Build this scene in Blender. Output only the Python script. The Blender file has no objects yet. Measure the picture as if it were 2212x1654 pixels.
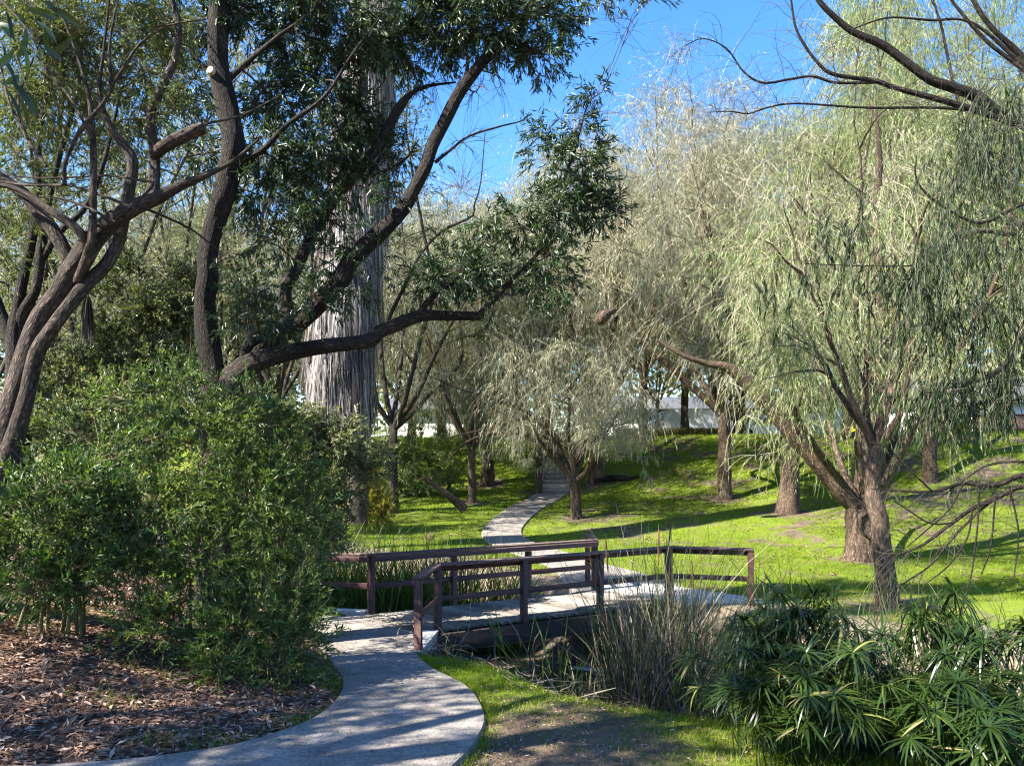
import bpy, math
import numpy as np
from mathutils import Vector

rng = np.random.default_rng(11)
SC = bpy.context.scene
COL = SC.collection
FPX, CX, HOR, CAMZ = 1671.0, 1106.0, 986.0, 2.6       # focal length in photo pixels (2212 wide), centre, horizon row, eye height

# ------------------------------------------------------------------ camera, sky, sun, exposure
cam_d = bpy.data.cameras.new('camera'); cam = bpy.data.objects.new('camera', cam_d); COL.objects.link(cam)
cam.location = (0, 0, CAMZ); cam.rotation_euler = (math.radians(90), 0, 0)
cam_d.sensor_fit = 'HORIZONTAL'; cam_d.sensor_width = 36; cam_d.lens = 36*FPX/2212
cam_d.shift_y = (HOR-827)/2212; cam_d.clip_end = 3000; cam_d.clip_start = .05
SC.camera = cam
SUN_EL = math.radians(43); SUN_TRAVEL = Vector((.90, .436, 0)).normalized()
world = bpy.data.worlds.new('World'); SC.world = world; world.use_nodes = True
wn = world.node_tree; wn.nodes.clear()
sky = wn.nodes.new('ShaderNodeTexSky'); sky.sky_type = 'NISHITA'; sky.sun_disc = False
sky.sun_elevation = SUN_EL; sky.sun_rotation = math.atan2(-SUN_TRAVEL.x, -SUN_TRAVEL.y)
sky.air_density = 1.0; sky.dust_density = .3; sky.ozone_density = 2.5; sky.altitude = 200
bg = wn.nodes.new('ShaderNodeBackground'); bg.inputs['Strength'].default_value = .098
wo = wn.nodes.new('ShaderNodeOutputWorld')
hs = wn.nodes.new('ShaderNodeHueSaturation'); hs.inputs['Saturation'].default_value = 1.30; hs.inputs['Hue'].default_value = .508; hs.inputs['Value'].default_value = 1.0
wn.links.new(sky.outputs[0], hs.inputs['Color']); wn.links.new(hs.outputs[0], bg.inputs[0]); wn.links.new(bg.outputs[0], wo.inputs[0])
sun_d = bpy.data.lights.new('sun', 'SUN'); sun = bpy.data.objects.new('sun', sun_d); COL.objects.link(sun)
sun_d.energy = 5.0; sun_d.angle = math.radians(.53); sun_d.color = (1, .95, .86)
tr = Vector((SUN_TRAVEL.x*math.cos(SUN_EL), SUN_TRAVEL.y*math.cos(SUN_EL), -math.sin(SUN_EL)))
sun.rotation_euler = tr.to_track_quat('-Z', 'Y').to_euler()
SC.view_settings.view_transform = 'Standard'; SC.view_settings.look = 'None'
SC.view_settings.exposure = 2.2; SC.view_settings.gamma = 1
SC.cycles.max_bounces = 6; SC.cycles.diffuse_bounces = 3; SC.cycles.glossy_bounces = 2
SC.cycles.transmission_bounces = 4; SC.cycles.transparent_max_bounces = 4
SC.cycles.pixel_filter_type = 'BLACKMAN_HARRIS'; SC.cycles.filter_width = 1.15
SC.cycles.use_denoising = True; SC.cycles.caustics_reflective = False; SC.cycles.caustics_refractive = False

# ------------------------------------------------------------------ helpers
def nrm(a): return a/np.maximum(np.linalg.norm(a, axis=-1, keepdims=True), 1e-9)
def smooth(a, b, x):
    t = np.clip((x-a)/(b-a), 0, 1); return t*t*(3-2*t)
def P(u, v, d): return np.array([(u-CX)/FPX*d, d, CAMZ-(v-HOR)/FPX*d])
def hash2(ix, iy, s=0):
    h = np.sin(ix*127.1+iy*311.7+s*74.7)*43758.5453
    return h-np.floor(h)
def vnoise(x, y, s=0):
    ix, iy = np.floor(x), np.floor(y); fx, fy = x-ix, y-iy
    fx = fx*fx*(3-2*fx); fy = fy*fy*(3-2*fy)
    a = hash2(ix, iy, s)*(1-fx)+hash2(ix+1, iy, s)*fx
    b = hash2(ix, iy+1, s)*(1-fx)+hash2(ix+1, iy+1, s)*fx
    return a*(1-fy)+b*fy
def fbm(x, y, s=0): return (vnoise(x, y, s)+.5*vnoise(x*2.1, y*2.1, s+1)+.25*vnoise(x*4.3, y*4.3, s+2))/1.75

def spline(pts, step=None, n=None):
    p = np.asarray(pts, float)
    if len(p) == 2: p = np.vstack([p[0], (p[0]+p[1])/2, p[1]])
    q = np.vstack([2*p[0]-p[1], p, 2*p[-1]-p[-2]])
    out = []
    for i in range(1, len(q)-2):
        L = np.linalg.norm((q[i+1]-q[i])[:3]); m = max(2, int(L/step)) if step else n
        t = np.linspace(0, 1, m, endpoint=False)[:, None]
        a, b, c, d = q[i-1], q[i], q[i+1], q[i+2]
        out.append(.5*((2*b)+(-a+c)*t+(2*a-5*b+4*c-d)*t**2+(-a+3*b-3*c+d)*t**3))
    out.append(p[-1:]); return np.vstack(out)

class MB:
    def __init__(s): s.v, s.f, s.r, s.b, s.m, s.n = [], [], [], [], [], 0
    def add(s, V, F, rnd=None, bk=None, mi=0):
        V = np.asarray(V, float).reshape(-1, 3)
        s.v.append(V); F = np.asarray(F, np.int64); s.f.append(F+s.n); s.n += len(V)
        s.r.append(np.full(len(V), .5) if rnd is None else np.asarray(rnd, float).reshape(-1))
        s.b.append(V if bk is None else np.asarray(bk, float).reshape(-1, 3))
        s.m.append(np.full(len(F), mi))
    def mesh(s, name, mats, smooth_=False, origin=None):
        V = np.vstack(s.v)
        if origin is not None: V = V-np.asarray(origin)
        me = bpy.data.meshes.new(name)
        loops = np.concatenate([f.reshape(-1) for f in s.f])
        tot = np.concatenate([np.full(len(f), f.shape[1]) for f in s.f])
        start = np.concatenate([[0], np.cumsum(tot)[:-1]])
        me.vertices.add(len(V)); me.vertices.foreach_set('co', V.astype(np.float32).ravel())
        me.loops.add(len(loops)); me.loops.foreach_set('vertex_index', loops.astype(np.int32))
        me.polygons.add(len(tot)); me.polygons.foreach_set('loop_start', start.astype(np.int32))
        me.polygons.foreach_set('material_index', np.concatenate(s.m).astype(np.int32))
        if smooth_: me.polygons.foreach_set('use_smooth', np.ones(len(tot), bool))
        a = me.attributes.new('rnd', 'FLOAT', 'POINT'); a.data.foreach_set('value', np.concatenate(s.r).astype(np.float32))
        a = me.attributes.new('bk', 'FLOAT_VECTOR', 'POINT'); a.data.foreach_set('vector', np.vstack(s.b).astype(np.float32).ravel())
        for m in (mats if isinstance(mats, (list, tuple)) else [mats]): me.materials.append(m)
        me.update(calc_edges=True)
        return me
    def build(s, name, mats, parent=None, smooth_=False, kind=None, origin=None):
        org = origin if origin is not None else (np.array(parent.location) if parent else None)
        if parent is not None and parent.parent is not None and origin is None:
            org = np.array(parent.location)+np.array(parent.parent.location)
        o = bpy.data.objects.new(name, s.mesh(name, mats, smooth_, org)); COL.objects.link(o)
        if parent is not None: o.parent = parent
        elif origin is not None: o.location = origin
        if kind: o['kind'] = kind
        return o

def tag(o, label, cat, group=None):
    o['label'] = label; o['category'] = cat
    if group: o['group'] = group
    return o
def thing(name, label, cat, loc=(0, 0, 0), group=None):
    o = bpy.data.objects.new(name, None); COL.objects.link(o); o.location = [float(c) for c in loc]
    o.empty_display_size = .2
    return tag(o, label, cat, group)
def copy_tree(o, parent=None):
    c = o.copy(); COL.objects.link(c); c.parent = parent
    for ch in list(o.children): copy_tree(ch, c)
    return c

def box(mb, c, size, rot=0.0, mi=0, taper=None, rnd=.5, axis=None, bev=0.0):
    """box centred at c; axis: optional 3x3 rows (local x, y, z)."""
    sx, sy, sz = np.array(size)/2
    if axis is None:
        cr, sr = math.cos(rot), math.sin(rot); axis = np.array([[cr, sr, 0], [-sr, cr, 0], [0, 0, 1]])
    if bev <= 0:
        V = np.array([[x, y, z] for z in (-1, 1) for y in (-1, 1) for x in (-1, 1)], float)*[sx, sy, sz]
        F = [[0, 2, 3, 1], [4, 5, 7, 6], [0, 1, 5, 4], [2, 6, 7, 3], [0, 4, 6, 2], [1, 3, 7, 5]]
    else:      # chamfered along all edges: 24 vertices
        V = []; idx = {}
        for z in (-1, 1):
            for y in (-1, 1):
                for x in (-1, 1):
                    for k in range(3):
                        e = np.array([x*sx, y*sy, z*sz])-bev*np.array([x*(k != 0), y*(k != 1), z*(k != 2)])
                        idx[(x, y, z, k)] = len(V); V.append(e)
        F = []
        for k in range(3):
            for s_ in (-1, 1):
                o = [(a, b) for a, b in ((-1, -1), (1, -1), (1, 1), (-1, 1))]
                q = []
                for a, b in o:
                    t = [0, 0, 0]; t[k] = s_; t[(k+1) % 3] = a; t[(k+2) % 3] = b
                    q.append(idx[(*t, k)])
                F.append(q if s_ > 0 else q[::-1])
        for k in range(3):
            i, j = (k+1) % 3, (k+2) % 3
            for a in (-1, 1):
                for b in (-1, 1):
                    t0 = [0, 0, 0]; t0[i] = a; t0[j] = b; t1 = list(t0); t0[k] = -1; t1[k] = 1
                    F.append([idx[(*t0, i)], idx[(*t1, i)], idx[(*t1, j)], idx[(*t0, j)]])
        V = np.array(V)
        T = [[idx[(x, y, z, 0)], idx[(x, y, z, 1)], idx[(x, y, z, 2)]] for z in (-1, 1) for y in (-1, 1) for x in (-1, 1)]
        W = V@axis+np.asarray(c)
        n0 = mb.n; mb.add(W, F, np.full(len(V), rnd), bk=V, mi=mi)
        mb.f.append(np.array(T)+n0); mb.m.append(np.full(len(T), mi))
        return
    mb.add(V@axis+np.asarray(c), F, np.full(8, rnd), bk=V, mi=mi)

def batch_tubes(mb, C, R, sides=3, rnd=None, mi=0):
    """C (M,K,3) polylines, R (M,K) radii"""
    M, K, _ = C.shape
    if M == 0: return
    T = nrm(np.gradient(C, axis=1))
    ref = np.where(np.abs(T[:, :1, 2:3]) > .85, np.array([1., .1, 0]), np.array([.1, 0, 1.]))
    ref = np.broadcast_to(ref, C.shape)
    n1 = nrm(np.cross(T, ref)); n2 = np.cross(T, n1)
    a = np.arange(sides)*2*np.pi/sides
    V = C[:, :, None]+R[:, :, None, None]*(n1[:, :, None]*np.cos(a)[:, None]+n2[:, :, None]*np.sin(a)[:, None])
    i = np.arange(M)[:, None, None]*K*sides; k = np.arange(K-1)[None, :, None]*sides; s_ = np.arange(sides)
    s2 = (s_+1) % sides
    F = np.stack([i+k+s_, i+k+s2, i+k+sides+s2, i+k+sides+s_], -1).reshape(-1, 4)
    rr = rng.random(M) if rnd is None else rnd
    L = np.concatenate([np.zeros((M, 1)), np.cumsum(np.linalg.norm(np.diff(C, axis=1), axis=2), 1)], 1)
    bk = np.stack([np.broadcast_to(np.cos(a)*.1, (M, K, sides)), np.broadcast_to(np.sin(a)*.1, (M, K, sides)),
                   np.broadcast_to(L[:, :, None]*.25, (M, K, sides))+rr[:, None, None]*20], -1)
    mb.add(V, F, np.repeat(rr, K*sides), bk=bk, mi=mi)

def hero_tube(mb, pts, sides=20, step=.06, rough=.09, flare=0.0, cap=True, twist=0.0, seed=0, lump=.05):
    """limb through pts (x,y,z,r) with furrowed bark relief"""
    S = spline(pts, step); C, R = S[:, :3], np.maximum(S[:, 3], .003)
    n = len(C); T = nrm(np.gradient(C, axis=0))
    N = np.zeros_like(C); ref = np.array([.3, 1, .1]); N[0] = nrm(np.cross(T[0], ref))
    for i in range(1, n):
        N[i] = N[i-1]-T[i]*np.dot(N[i-1], T[i]); N[i] = nrm(N[i])
    B = np.cross(T, N); L = np.concatenate([[0], np.cumsum(np.linalg.norm(np.diff(C, axis=0), axis=1))])
    a = np.arange(sides)*2*np.pi/sides
    A, LL = np.meshgrid(a, L); RR = np.broadcast_to(R[:, None], A.shape)
    k = 3.5
    ca, sa = np.cos(A+twist*LL), np.sin(A+twist*LL)
    fur = fbm(ca*k+9+seed, sa*k+LL*1.6+5, seed)+fbm(sa*k+3, ca*k-LL*1.6+31+seed, seed+5)-1
    lum = fbm(ca*.9+seed, sa*.9+LL*1.3/np.maximum(R.mean()*8, .2), seed+9)-.5
    disp = 1+rough*fur*2+lump*lum*4
    if flare: disp = disp*(1+flare*np.exp(-LL/.28)*(1+.6*np.sin(A*4+seed)))
    V = C[:, None]+(RR*disp)[..., None]*(N[:, None]*np.cos(A)[..., None]+B[:, None]*np.sin(A)[..., None])
    i = np.arange(n-1)[:, None]*sides; s_ = np.arange(sides); s2 = (s_+1) % sides
    F = np.stack([i+s_, i+s2, i+sides+s2, i+sides+s_], -1).reshape(-1, 4)
    rr = R.mean()
    bk = np.stack([ca*rr, sa*rr, LL*.28+seed*3.7], -1)
    mb.add(V.reshape(-1, 3), F, np.full(V.shape[0]*sides, .5), bk=bk)
    if cap:
        for e, rev in ((0, True), (n-1, False)):
            ring = V[e]; c = ring.mean(0)
            base = mb.n; mb.add(np.vstack([ring, c]), np.array([[s, (s+1) % sides, sides] if not rev else [(s+1) % sides, s, sides] for s in range(sides)]),
                                np.full(sides+1, .9), bk=np.vstack([ring, c]))
    return np.hstack([C, R[:, None]])

def add_leaves(mb, B, D, N, L, W, rnd=None, fold=.25, curl=0.0, mi=0):
    D = nrm(D); S = nrm(np.cross(D, N)); U = np.cross(S, D)
    L = np.broadcast_to(np.asarray(L, float), (len(B),))[:, None]; W = np.broadcast_to(np.asarray(W, float), (len(B),))[:, None]
    m = B+D*L*.45
    tip = B+D*L-U*L*curl
    V = np.stack([B, m+S*W*.5+U*W*fold, tip, m-S*W*.5+U*W*fold], 1)
    i = np.arange(len(B))[:, None]*4
    F = np.concatenate([i+np.array([0, 1, 2]), i+np.array([0, 2, 3])], 0)
    r = rng.random(len(B)) if rnd is None else rnd
    mb.add(V, F, np.repeat(r, 4), mi=mi)

def add_tri_leaves(mb, B, D, Nv, L, W):
    D = nrm(D); S = nrm(np.cross(D, Nv)); L = np.broadcast_to(L, (len(B),))[:, None]; W = np.broadcast_to(W, (len(B),))[:, None]
    V = np.stack([B-S*W*.5, B+S*W*.5, B+D*L], 1)
    mb.add(V, np.arange(len(B)*3).reshape(-1, 3), np.repeat(rng.random(len(B)), 3))

def add_ribbons(mb, C, W, rnd=None, S=None, mi=0):
    """C (M,K,3), W (M,K) full widths; flat ribbons facing a random way"""
    M, K, _ = C.shape
    if M == 0: return
    T = nrm(np.gradient(C, axis=1))
    if S is None:
        a = rng.random(M)*2*np.pi; S = np.stack([np.cos(a), np.sin(a), 0*a], -1)
    S = nrm(S[:, None]-T*np.sum(S[:, None]*T, -1, keepdims=True))
    V = np.stack([C-S*W[..., None]/2, C+S*W[..., None]/2], 2)
    i = np.arange(M)[:, None]*K*2; k = np.arange(K-1)[None]*2
    b = (i+k).reshape(-1, 1)
    mb.add(V, b+np.array([0, 1, 3, 2]), np.repeat(rng.random(M) if rnd is None else rnd, K*2), mi=mi)

def blades(mb, B, H, W, lean, rnd=None):
    """single-triangle grass blades"""
    M = len(B); a = rng.random(M)*2*np.pi; S = np.stack([np.cos(a), np.sin(a), 0*a], -1)*W[:, None]/2
    b = rng.random(M)*2*np.pi; tip = B+np.stack([np.cos(b)*lean*H, np.sin(b)*lean*H, H], -1)
    V = np.stack([B-S, B+S, tip], 1)
    mb.add(V, np.arange(M*3).reshape(-1, 3), np.repeat(rng.random(M) if rnd is None else rnd, 3))

def curves(P0, D0, L, K, up=0.0, noise=.2):
    """M random walks: up bends toward +z (negative droops)"""
    M = len(P0); out = np.zeros((M, K, 3)); out[:, 0] = P0; D = nrm(D0); st = (np.broadcast_to(L, (M,))/(K-1))[:, None]
    up = np.broadcast_to(np.asarray(up, float), (M,))
    for k in range(1, K):
        D = D+rng.normal(0, noise, (M, 3)); D[:, 2] += up; D = nrm(D)
        out[:, k] = out[:, k-1]+D*st
    return out
def along(C, n, t0=.3, t1=1.0):
    """n random points on each curve: positions, tangents, t"""
    M, K, _ = C.shape; t = t0+(t1-t0)*rng.random((M, n)); x = t*(K-1); i = np.minimum(x.astype(int), K-2); f = (x-i)[..., None]
    m = np.arange(M)[:, None]; A, B = C[m, i], C[m, i+1]
    return (A+(B-A)*f).reshape(-1, 3), nrm(B-A).reshape(-1, 3), t.reshape(-1)
def rdir(n): return nrm(rng.normal(0, 1, (n, 3)))

# ------------------------------------------------------------------ materials
def new_mat(name):
    m = bpy.data.materials.new(name); m.use_nodes = True; nt = m.node_tree; nt.nodes.clear()
    out = nt.nodes.new('ShaderNodeOutputMaterial'); return m, nt, out
def N(nt, t, **kw):
    n = nt.nodes.new(t)
    for k, v in kw.items():
        if k.startswith('i_'): n.inputs[k[2:].replace('_', ' ')].default_value = v
        else: setattr(n, k, v)
    return n
def ramp(nt, fac, stops):
    r = nt.nodes.new('ShaderNodeValToRGB'); e = r.color_ramp.elements
    while len(e) < len(stops): e.new(.5)
    for el, (p, c) in zip(e, stops): el.position = p; el.color = (*c, 1)
    nt.links.new(fac, r.inputs[0]); return r.outputs[0]
def attr(nt, name, out='Fac'): return N(nt, 'ShaderNodeAttribute', attribute_name=name).outputs[out]

def leaf_mat(name, stops, trans=.35, gloss=.25, rough=.45, tcol=None):
    m, nt, out = new_mat(name)
    col = ramp(nt, attr(nt, 'rnd'), stops)
    p = N(nt, 'ShaderNodeBsdfPrincipled'); p.inputs['Roughness'].default_value = rough; p.inputs['Specular IOR Level'].default_value = gloss
    nt.links.new(col, p.inputs['Base Color'])
    t = N(nt, 'ShaderNodeBsdfTranslucent')
    mul = N(nt, 'ShaderNodeMixRGB', blend_type='MULTIPLY'); mul.inputs[0].default_value = 1; mul.inputs[2].default_value = (*(tcol or (1.5, 1.55, .7)), 1)
    nt.links.new(col, mul.inputs[1]); nt.links.new(mul.outputs[0], t.inputs[0])
    mx = N(nt, 'ShaderNodeMixShader'); mx.inputs[0].default_value = trans
    nt.links.new(p.outputs[0], mx.inputs[1]); nt.links.new(t.outputs[0], mx.inputs[2]); nt.links.new(mx.outputs[0], out.inputs[0])
    return m

def bark_mat(name, dark, mid, light, scale=22, bump=.5):
    m, nt, out = new_mat(name)
    v0 = attr(nt, 'bk', 'Vector')
    nw = N(nt, 'ShaderNodeTexNoise', i_Scale=scale*.5, i_Detail=3); nt.links.new(v0, nw.inputs[0])
    wv = N(nt, 'ShaderNodeVectorMath', operation='MULTIPLY_ADD'); nt.links.new(nw.outputs['Color'], wv.inputs[0]); wv.inputs[1].default_value = (.09, .09, .09); nt.links.new(v0, wv.inputs[2])
    v = wv.outputs[0]
    n1 = N(nt, 'ShaderNodeTexNoise', i_Scale=scale*2.2, i_Detail=7, i_Roughness=.65); nt.links.new(v, n1.inputs[0])
    vo = N(nt, 'ShaderNodeTexVoronoi', feature='DISTANCE_TO_EDGE', i_Scale=scale*2.4); nt.links.new(v, vo.inputs[0])
    n2 = N(nt, 'ShaderNodeTexNoise', i_Scale=scale*.3, i_Detail=4); nt.links.new(v0, n2.inputs[0])
    mu = N(nt, 'ShaderNodeMath', operation='MULTIPLY'); mu.inputs[1].default_value = .7
    nt.links.new(vo.outputs[0], mu.inputs[0])
    ad = N(nt, 'ShaderNodeMath', operation='ADD'); nt.links.new(mu.outputs[0], ad.inputs[0]); nt.links.new(n1.outputs[0], ad.inputs[1])
    ad2 = N(nt, 'ShaderNodeMath', operation='MULTIPLY_ADD'); nt.links.new(n2.outputs[0], ad2.inputs[0]); ad2.inputs[1].default_value = .7
    nt.links.new(ad.outputs[0], ad2.inputs[2])
    col = ramp(nt, ad2.outputs[0], [(.72, dark), (.95, mid), (1.0, light)]); cr = col.node.color_ramp.elements
    mr = N(nt, 'ShaderNodeMapRange'); mr.inputs[1].default_value = .55; mr.inputs[2].default_value = 1.55; nt.links.new(ad2.outputs[0], mr.inputs[0]); nt.links.new(mr.outputs[0], col.node.inputs[0])
    cr[0].position = .2; cr[1].position = .5; cr[2].position = .8
    p = N(nt, 'ShaderNodeBsdfPrincipled'); p.inputs['Roughness'].default_value = .85; p.inputs['Specular IOR Level'].default_value = .2
    nt.links.new(col, p.inputs['Base Color'])
    b = N(nt, 'ShaderNodeBump'); b.inputs['Strength'].default_value = bump; b.inputs['Distance'].default_value = .03
    nt.links.new(ad.outputs[0], b.inputs['Height']); nt.links.new(b.outputs[0], p.inputs['Normal'])
    nt.links.new(p.outputs[0], out.inputs[0]); return m

def noisy_mat(name, c1, c2, scale=6, rough=.8, bump=.2, detail=5, coord='Object', stretch=(1, 1, 1), speck=None, spec=.3, dist=.01, vary=.25):
    m, nt, out = new_mat(name)
    tc = N(nt, 'ShaderNodeTexCoord'); mp = N(nt, 'ShaderNodeMapping'); mp.inputs['Scale'].default_value = stretch
    src = attr(nt, 'bk', 'Vector') if coord == 'bk' else tc.outputs[coord]
    nt.links.new(src, mp.inputs[0])
    n1 = N(nt, 'ShaderNodeTexNoise', i_Scale=scale, i_Detail=detail, i_Roughness=.6); nt.links.new(mp.outputs[0], n1.inputs[0])
    col = ramp(nt, n1.outputs[0], [(.3, c1), (.7, c2)])
    # per-piece variation from rnd
    hv = N(nt, 'ShaderNodeHueSaturation'); nt.links.new(col, hv.inputs['Color'])
    mr = N(nt, 'ShaderNodeMapRange'); mr.inputs[3].default_value = 1-vary; mr.inputs[4].default_value = 1+vary
    nt.links.new(attr(nt, 'rnd'), mr.inputs[0]); nt.links.new(mr.outputs[0], hv.inputs['Value'])
    col = hv.outputs[0]; h = n1.outputs[0]
    if speck:
        sc_, amt, cs = speck
        vo = N(nt, 'ShaderNodeTexVoronoi', i_Scale=sc_); nt.links.new(tc.outputs['Object'], vo.inputs[0])
        bw = N(nt, 'ShaderNodeRGBToBW'); nt.links.new(vo.outputs['Color'], bw.inputs[0])
        cr = ramp(nt, bw.outputs[0], cs)
        mx = N(nt, 'ShaderNodeMixRGB', blend_type='MULTIPLY'); mx.inputs[0].default_value = amt
        nt.links.new(col, mx.inputs[1]); nt.links.new(cr, mx.inputs[2]); col = mx.outputs[0]
        h = vo.outputs['Distance']
    p = N(nt, 'ShaderNodeBsdfPrincipled'); p.inputs['Roughness'].default_value = rough; p.inputs['Specular IOR Level'].default_value = spec
    nt.links.new(col, p.inputs['Base Color'])
    if bump:
        b = N(nt, 'ShaderNodeBump'); b.inputs['Strength'].default_value = bump; b.inputs['Distance'].default_value = dist
        nt.links.new(h, b.inputs['Height']); nt.links.new(b.outputs[0], p.inputs['Normal'])
    nt.links.new(p.outputs[0], out.inputs[0]); return m

M = {}
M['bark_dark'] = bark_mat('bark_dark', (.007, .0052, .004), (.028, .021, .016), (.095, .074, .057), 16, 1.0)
M['bark_left'] = bark_mat('bark_left', (.012, .009, .0065), (.056, .041, .030), (.17, .13, .098), 15, .9)
M['bark_willow'] = bark_mat('bark_willow', (.02, .0135, .009), (.10, .068, .046), (.25, .18, .13), 13, .9)
M['bark_far'] = bark_mat('bark_far', (.015, .011, .009), (.06, .045, .034), (.15, .115, .09), 12, .8)
M['twig_dark'] = noisy_mat('twig_dark', (.035, .03, .022), (.075, .06, .045), 30, .8, 0, coord='bk')
M['twig_olive'] = noisy_mat('twig_olive', (.09, .085, .035), (.16, .14, .06), 20, .7, 0, coord='bk')
M['twig_pale'] = noisy_mat('twig_pale', (.20, .17, .11), (.36, .31, .215), 20, .7, 0, coord='bk')
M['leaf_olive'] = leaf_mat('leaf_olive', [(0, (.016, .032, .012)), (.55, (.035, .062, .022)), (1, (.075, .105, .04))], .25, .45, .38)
M['leaf_small'] = leaf_mat('leaf_small', [(0, (.045, .06, .02)), (.5, (.09, .11, .038)), (1, (.17, .18, .07))], .35, .3, .45)
M['leaf_pale'] = leaf_mat('leaf_pale', [(0, (.11, .13, .06)), (.5, (.21, .225, .11)), (1, (.34, .33, .20))], .4, .3, .45, (1.3, 1.3, .9))
M['leaf_shrub'] = leaf_mat('leaf_shrub', [(0, (.025, .05, .012)), (.5, (.065, .115, .026)), (.9, (.13, .18, .045)), (1, (.22, .20, .07))], .36, .45, .42)
M['leaf_grey'] = leaf_mat('leaf_grey', [(0, (.045, .058, .025)), (.6, (.11, .125, .06)), (1, (.21, .21, .12))], .35, .35, .42)
M['leaf_willow'] = leaf_mat('leaf_willow', [(0, (.14, .155, .085)), (.45, (.24, .25, .15)), (.8, (.34, .34, .23)), (1, (.44, .40, .31))], .45, .5, .4, (1.3, 1.3, .85))
M['leaf_willow_green'] = leaf_mat('leaf_willow_green', [(0, (.09, .135, .04)), (.5, (.18, .225, .078)), (1, (.31, .335, .15))], .45, .3, .45, (1.35, 1.4, .7))
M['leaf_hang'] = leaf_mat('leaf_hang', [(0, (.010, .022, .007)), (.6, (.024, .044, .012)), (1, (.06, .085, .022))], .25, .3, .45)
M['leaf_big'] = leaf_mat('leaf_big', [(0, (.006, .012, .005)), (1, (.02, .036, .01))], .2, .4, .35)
M['leaf_yellow'] = leaf_mat('leaf_yellow', [(0, (.10, .11, .02)), (1, (.28, .24, .05))], .4, .3, .5)
M['grass'] = leaf_mat('grass', [(0, (.07, .125, .008)), (.5, (.135, .205, .012)), (.85, (.22, .26, .022)), (1, (.30, .25, .08))], .42, .15, .6, (1.2, 1.25, .3))
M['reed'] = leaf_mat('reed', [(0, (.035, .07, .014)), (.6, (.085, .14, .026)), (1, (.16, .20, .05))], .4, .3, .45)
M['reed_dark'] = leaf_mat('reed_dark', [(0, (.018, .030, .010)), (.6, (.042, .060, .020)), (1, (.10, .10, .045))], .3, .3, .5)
M['straw'] = leaf_mat('straw', [(0, (.06, .048, .034)), (.6, (.15, .12, .09)), (1, (.32, .27, .21))], .2, .2, .6, (1.1, 1.05, .9))
M['spike'] = noisy_mat('spike', (.06, .03, .015), (.12, .065, .03), 30, .9, .2)
M['sedge'] = leaf_mat('sedge', [(0, (.010, .022, .005)), (.6, (.036, .066, .010)), (.88, (.09, .12, .018)), (.95, (.22, .21, .05)), (1, (.26, .20, .09))], .35, .5, .34)
M['litter'] = leaf_mat('litter', [(0, (.06, .035, .024)), (.5, (.18, .106, .072)), (.85, (.32, .21, .15)), (1, (.45, .35, .27))], .1, .25, .6, (1, .9, .8))
M['skirt'] = leaf_mat('skirt', [(0, (.035, .028, .024)), (.4, (.14, .12, .105)), (.65, (.29, .26, .24)), (1, (.50, .46, .42))], .15, .2, .7, (1, .95, .9))
M['path'] = noisy_mat('path', (.15, .135, .118), (.31, .28, .245), 3.5, .85, .5, 10, speck=(62, .9, [(0.1, (.42, .39, .37)), (.45, (.85, .83, .81)), (.8, (1.0, 1.0, 1.0))]), dist=.008)
M['concrete'] = noisy_mat('concrete', (.30, .29, .27), (.55, .53, .49), 3.5, .8, .25, 9, stretch=(2.5, 2.5, .7))
M['plank'] = noisy_mat('plank', (.13, .112, .094), (.27, .24, .205), 5, .75, .35, 8, coord='bk', stretch=(1.2, 14, 14), vary=.4)
M['rail'] = noisy_mat('rail', (.032, .012, .010), (.10, .040, .034), 7, .6, .15, 6, coord='bk', stretch=(1.5, 10, 10), spec=.35)
M['cap'] = noisy_mat('cap', (.05, .025, .022), (.15, .095, .085), 6, .65, .2, 8, coord='bk', stretch=(1.5, 10, 10), spec=.3)
M['timber'] = noisy_mat('timber', (.016, .012, .009), (.045, .034, .025), 6, .85, .3, 6, coord='bk', stretch=(1.5, 10, 10))
M['step'] = noisy_mat('step', (.22, .19, .15), (.36, .31, .25), 5, .8, .25, 6)
M['white'] = noisy_mat('white', (.66, .67, .68), (.78, .79, .80), 2, .35, 0, spec=.5)
M['wall_pale'] = noisy_mat('wall_pale', (.55, .53, .50), (.68, .66, .62), 3, .85, .05)
M['wall_tan'] = noisy_mat('wall_tan', (.12, .095, .075), (.17, .14, .11), 3, .85, .05)
M['wall_blue'] = noisy_mat('wall_blue', (.52, .60, .70), (.60, .68, .77), 3, .7, .02)
M['roof'] = noisy_mat('roof', (.05, .052, .06), (.09, .095, .105), 8, .8, .2)
M['fence'] = noisy_mat('fence', (.40, .19, .11), (.58, .31, .20), 3, .8, .1)
M['glass'] = noisy_mat('glass', (.03, .05, .07), (.07, .11, .15), 2, .08, 0, spec=.8)
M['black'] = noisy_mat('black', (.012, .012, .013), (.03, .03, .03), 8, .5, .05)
M['red'] = noisy_mat('red', (.40, .05, .03), (.5, .08, .05), 8, .5, 0)
M['yellow'] = noisy_mat('yellow', (.75, .6, .03), (.85, .7, .05), 8, .5, 0)
M['wood_red'] = noisy_mat('wood_red', (.10, .04, .025), (.17, .075, .05), 8, .8, .2)
M['wood_cut'] = noisy_mat('wood_cut', (.42, .32, .22), (.58, .47, .35), 8, .8, .2)

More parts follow.
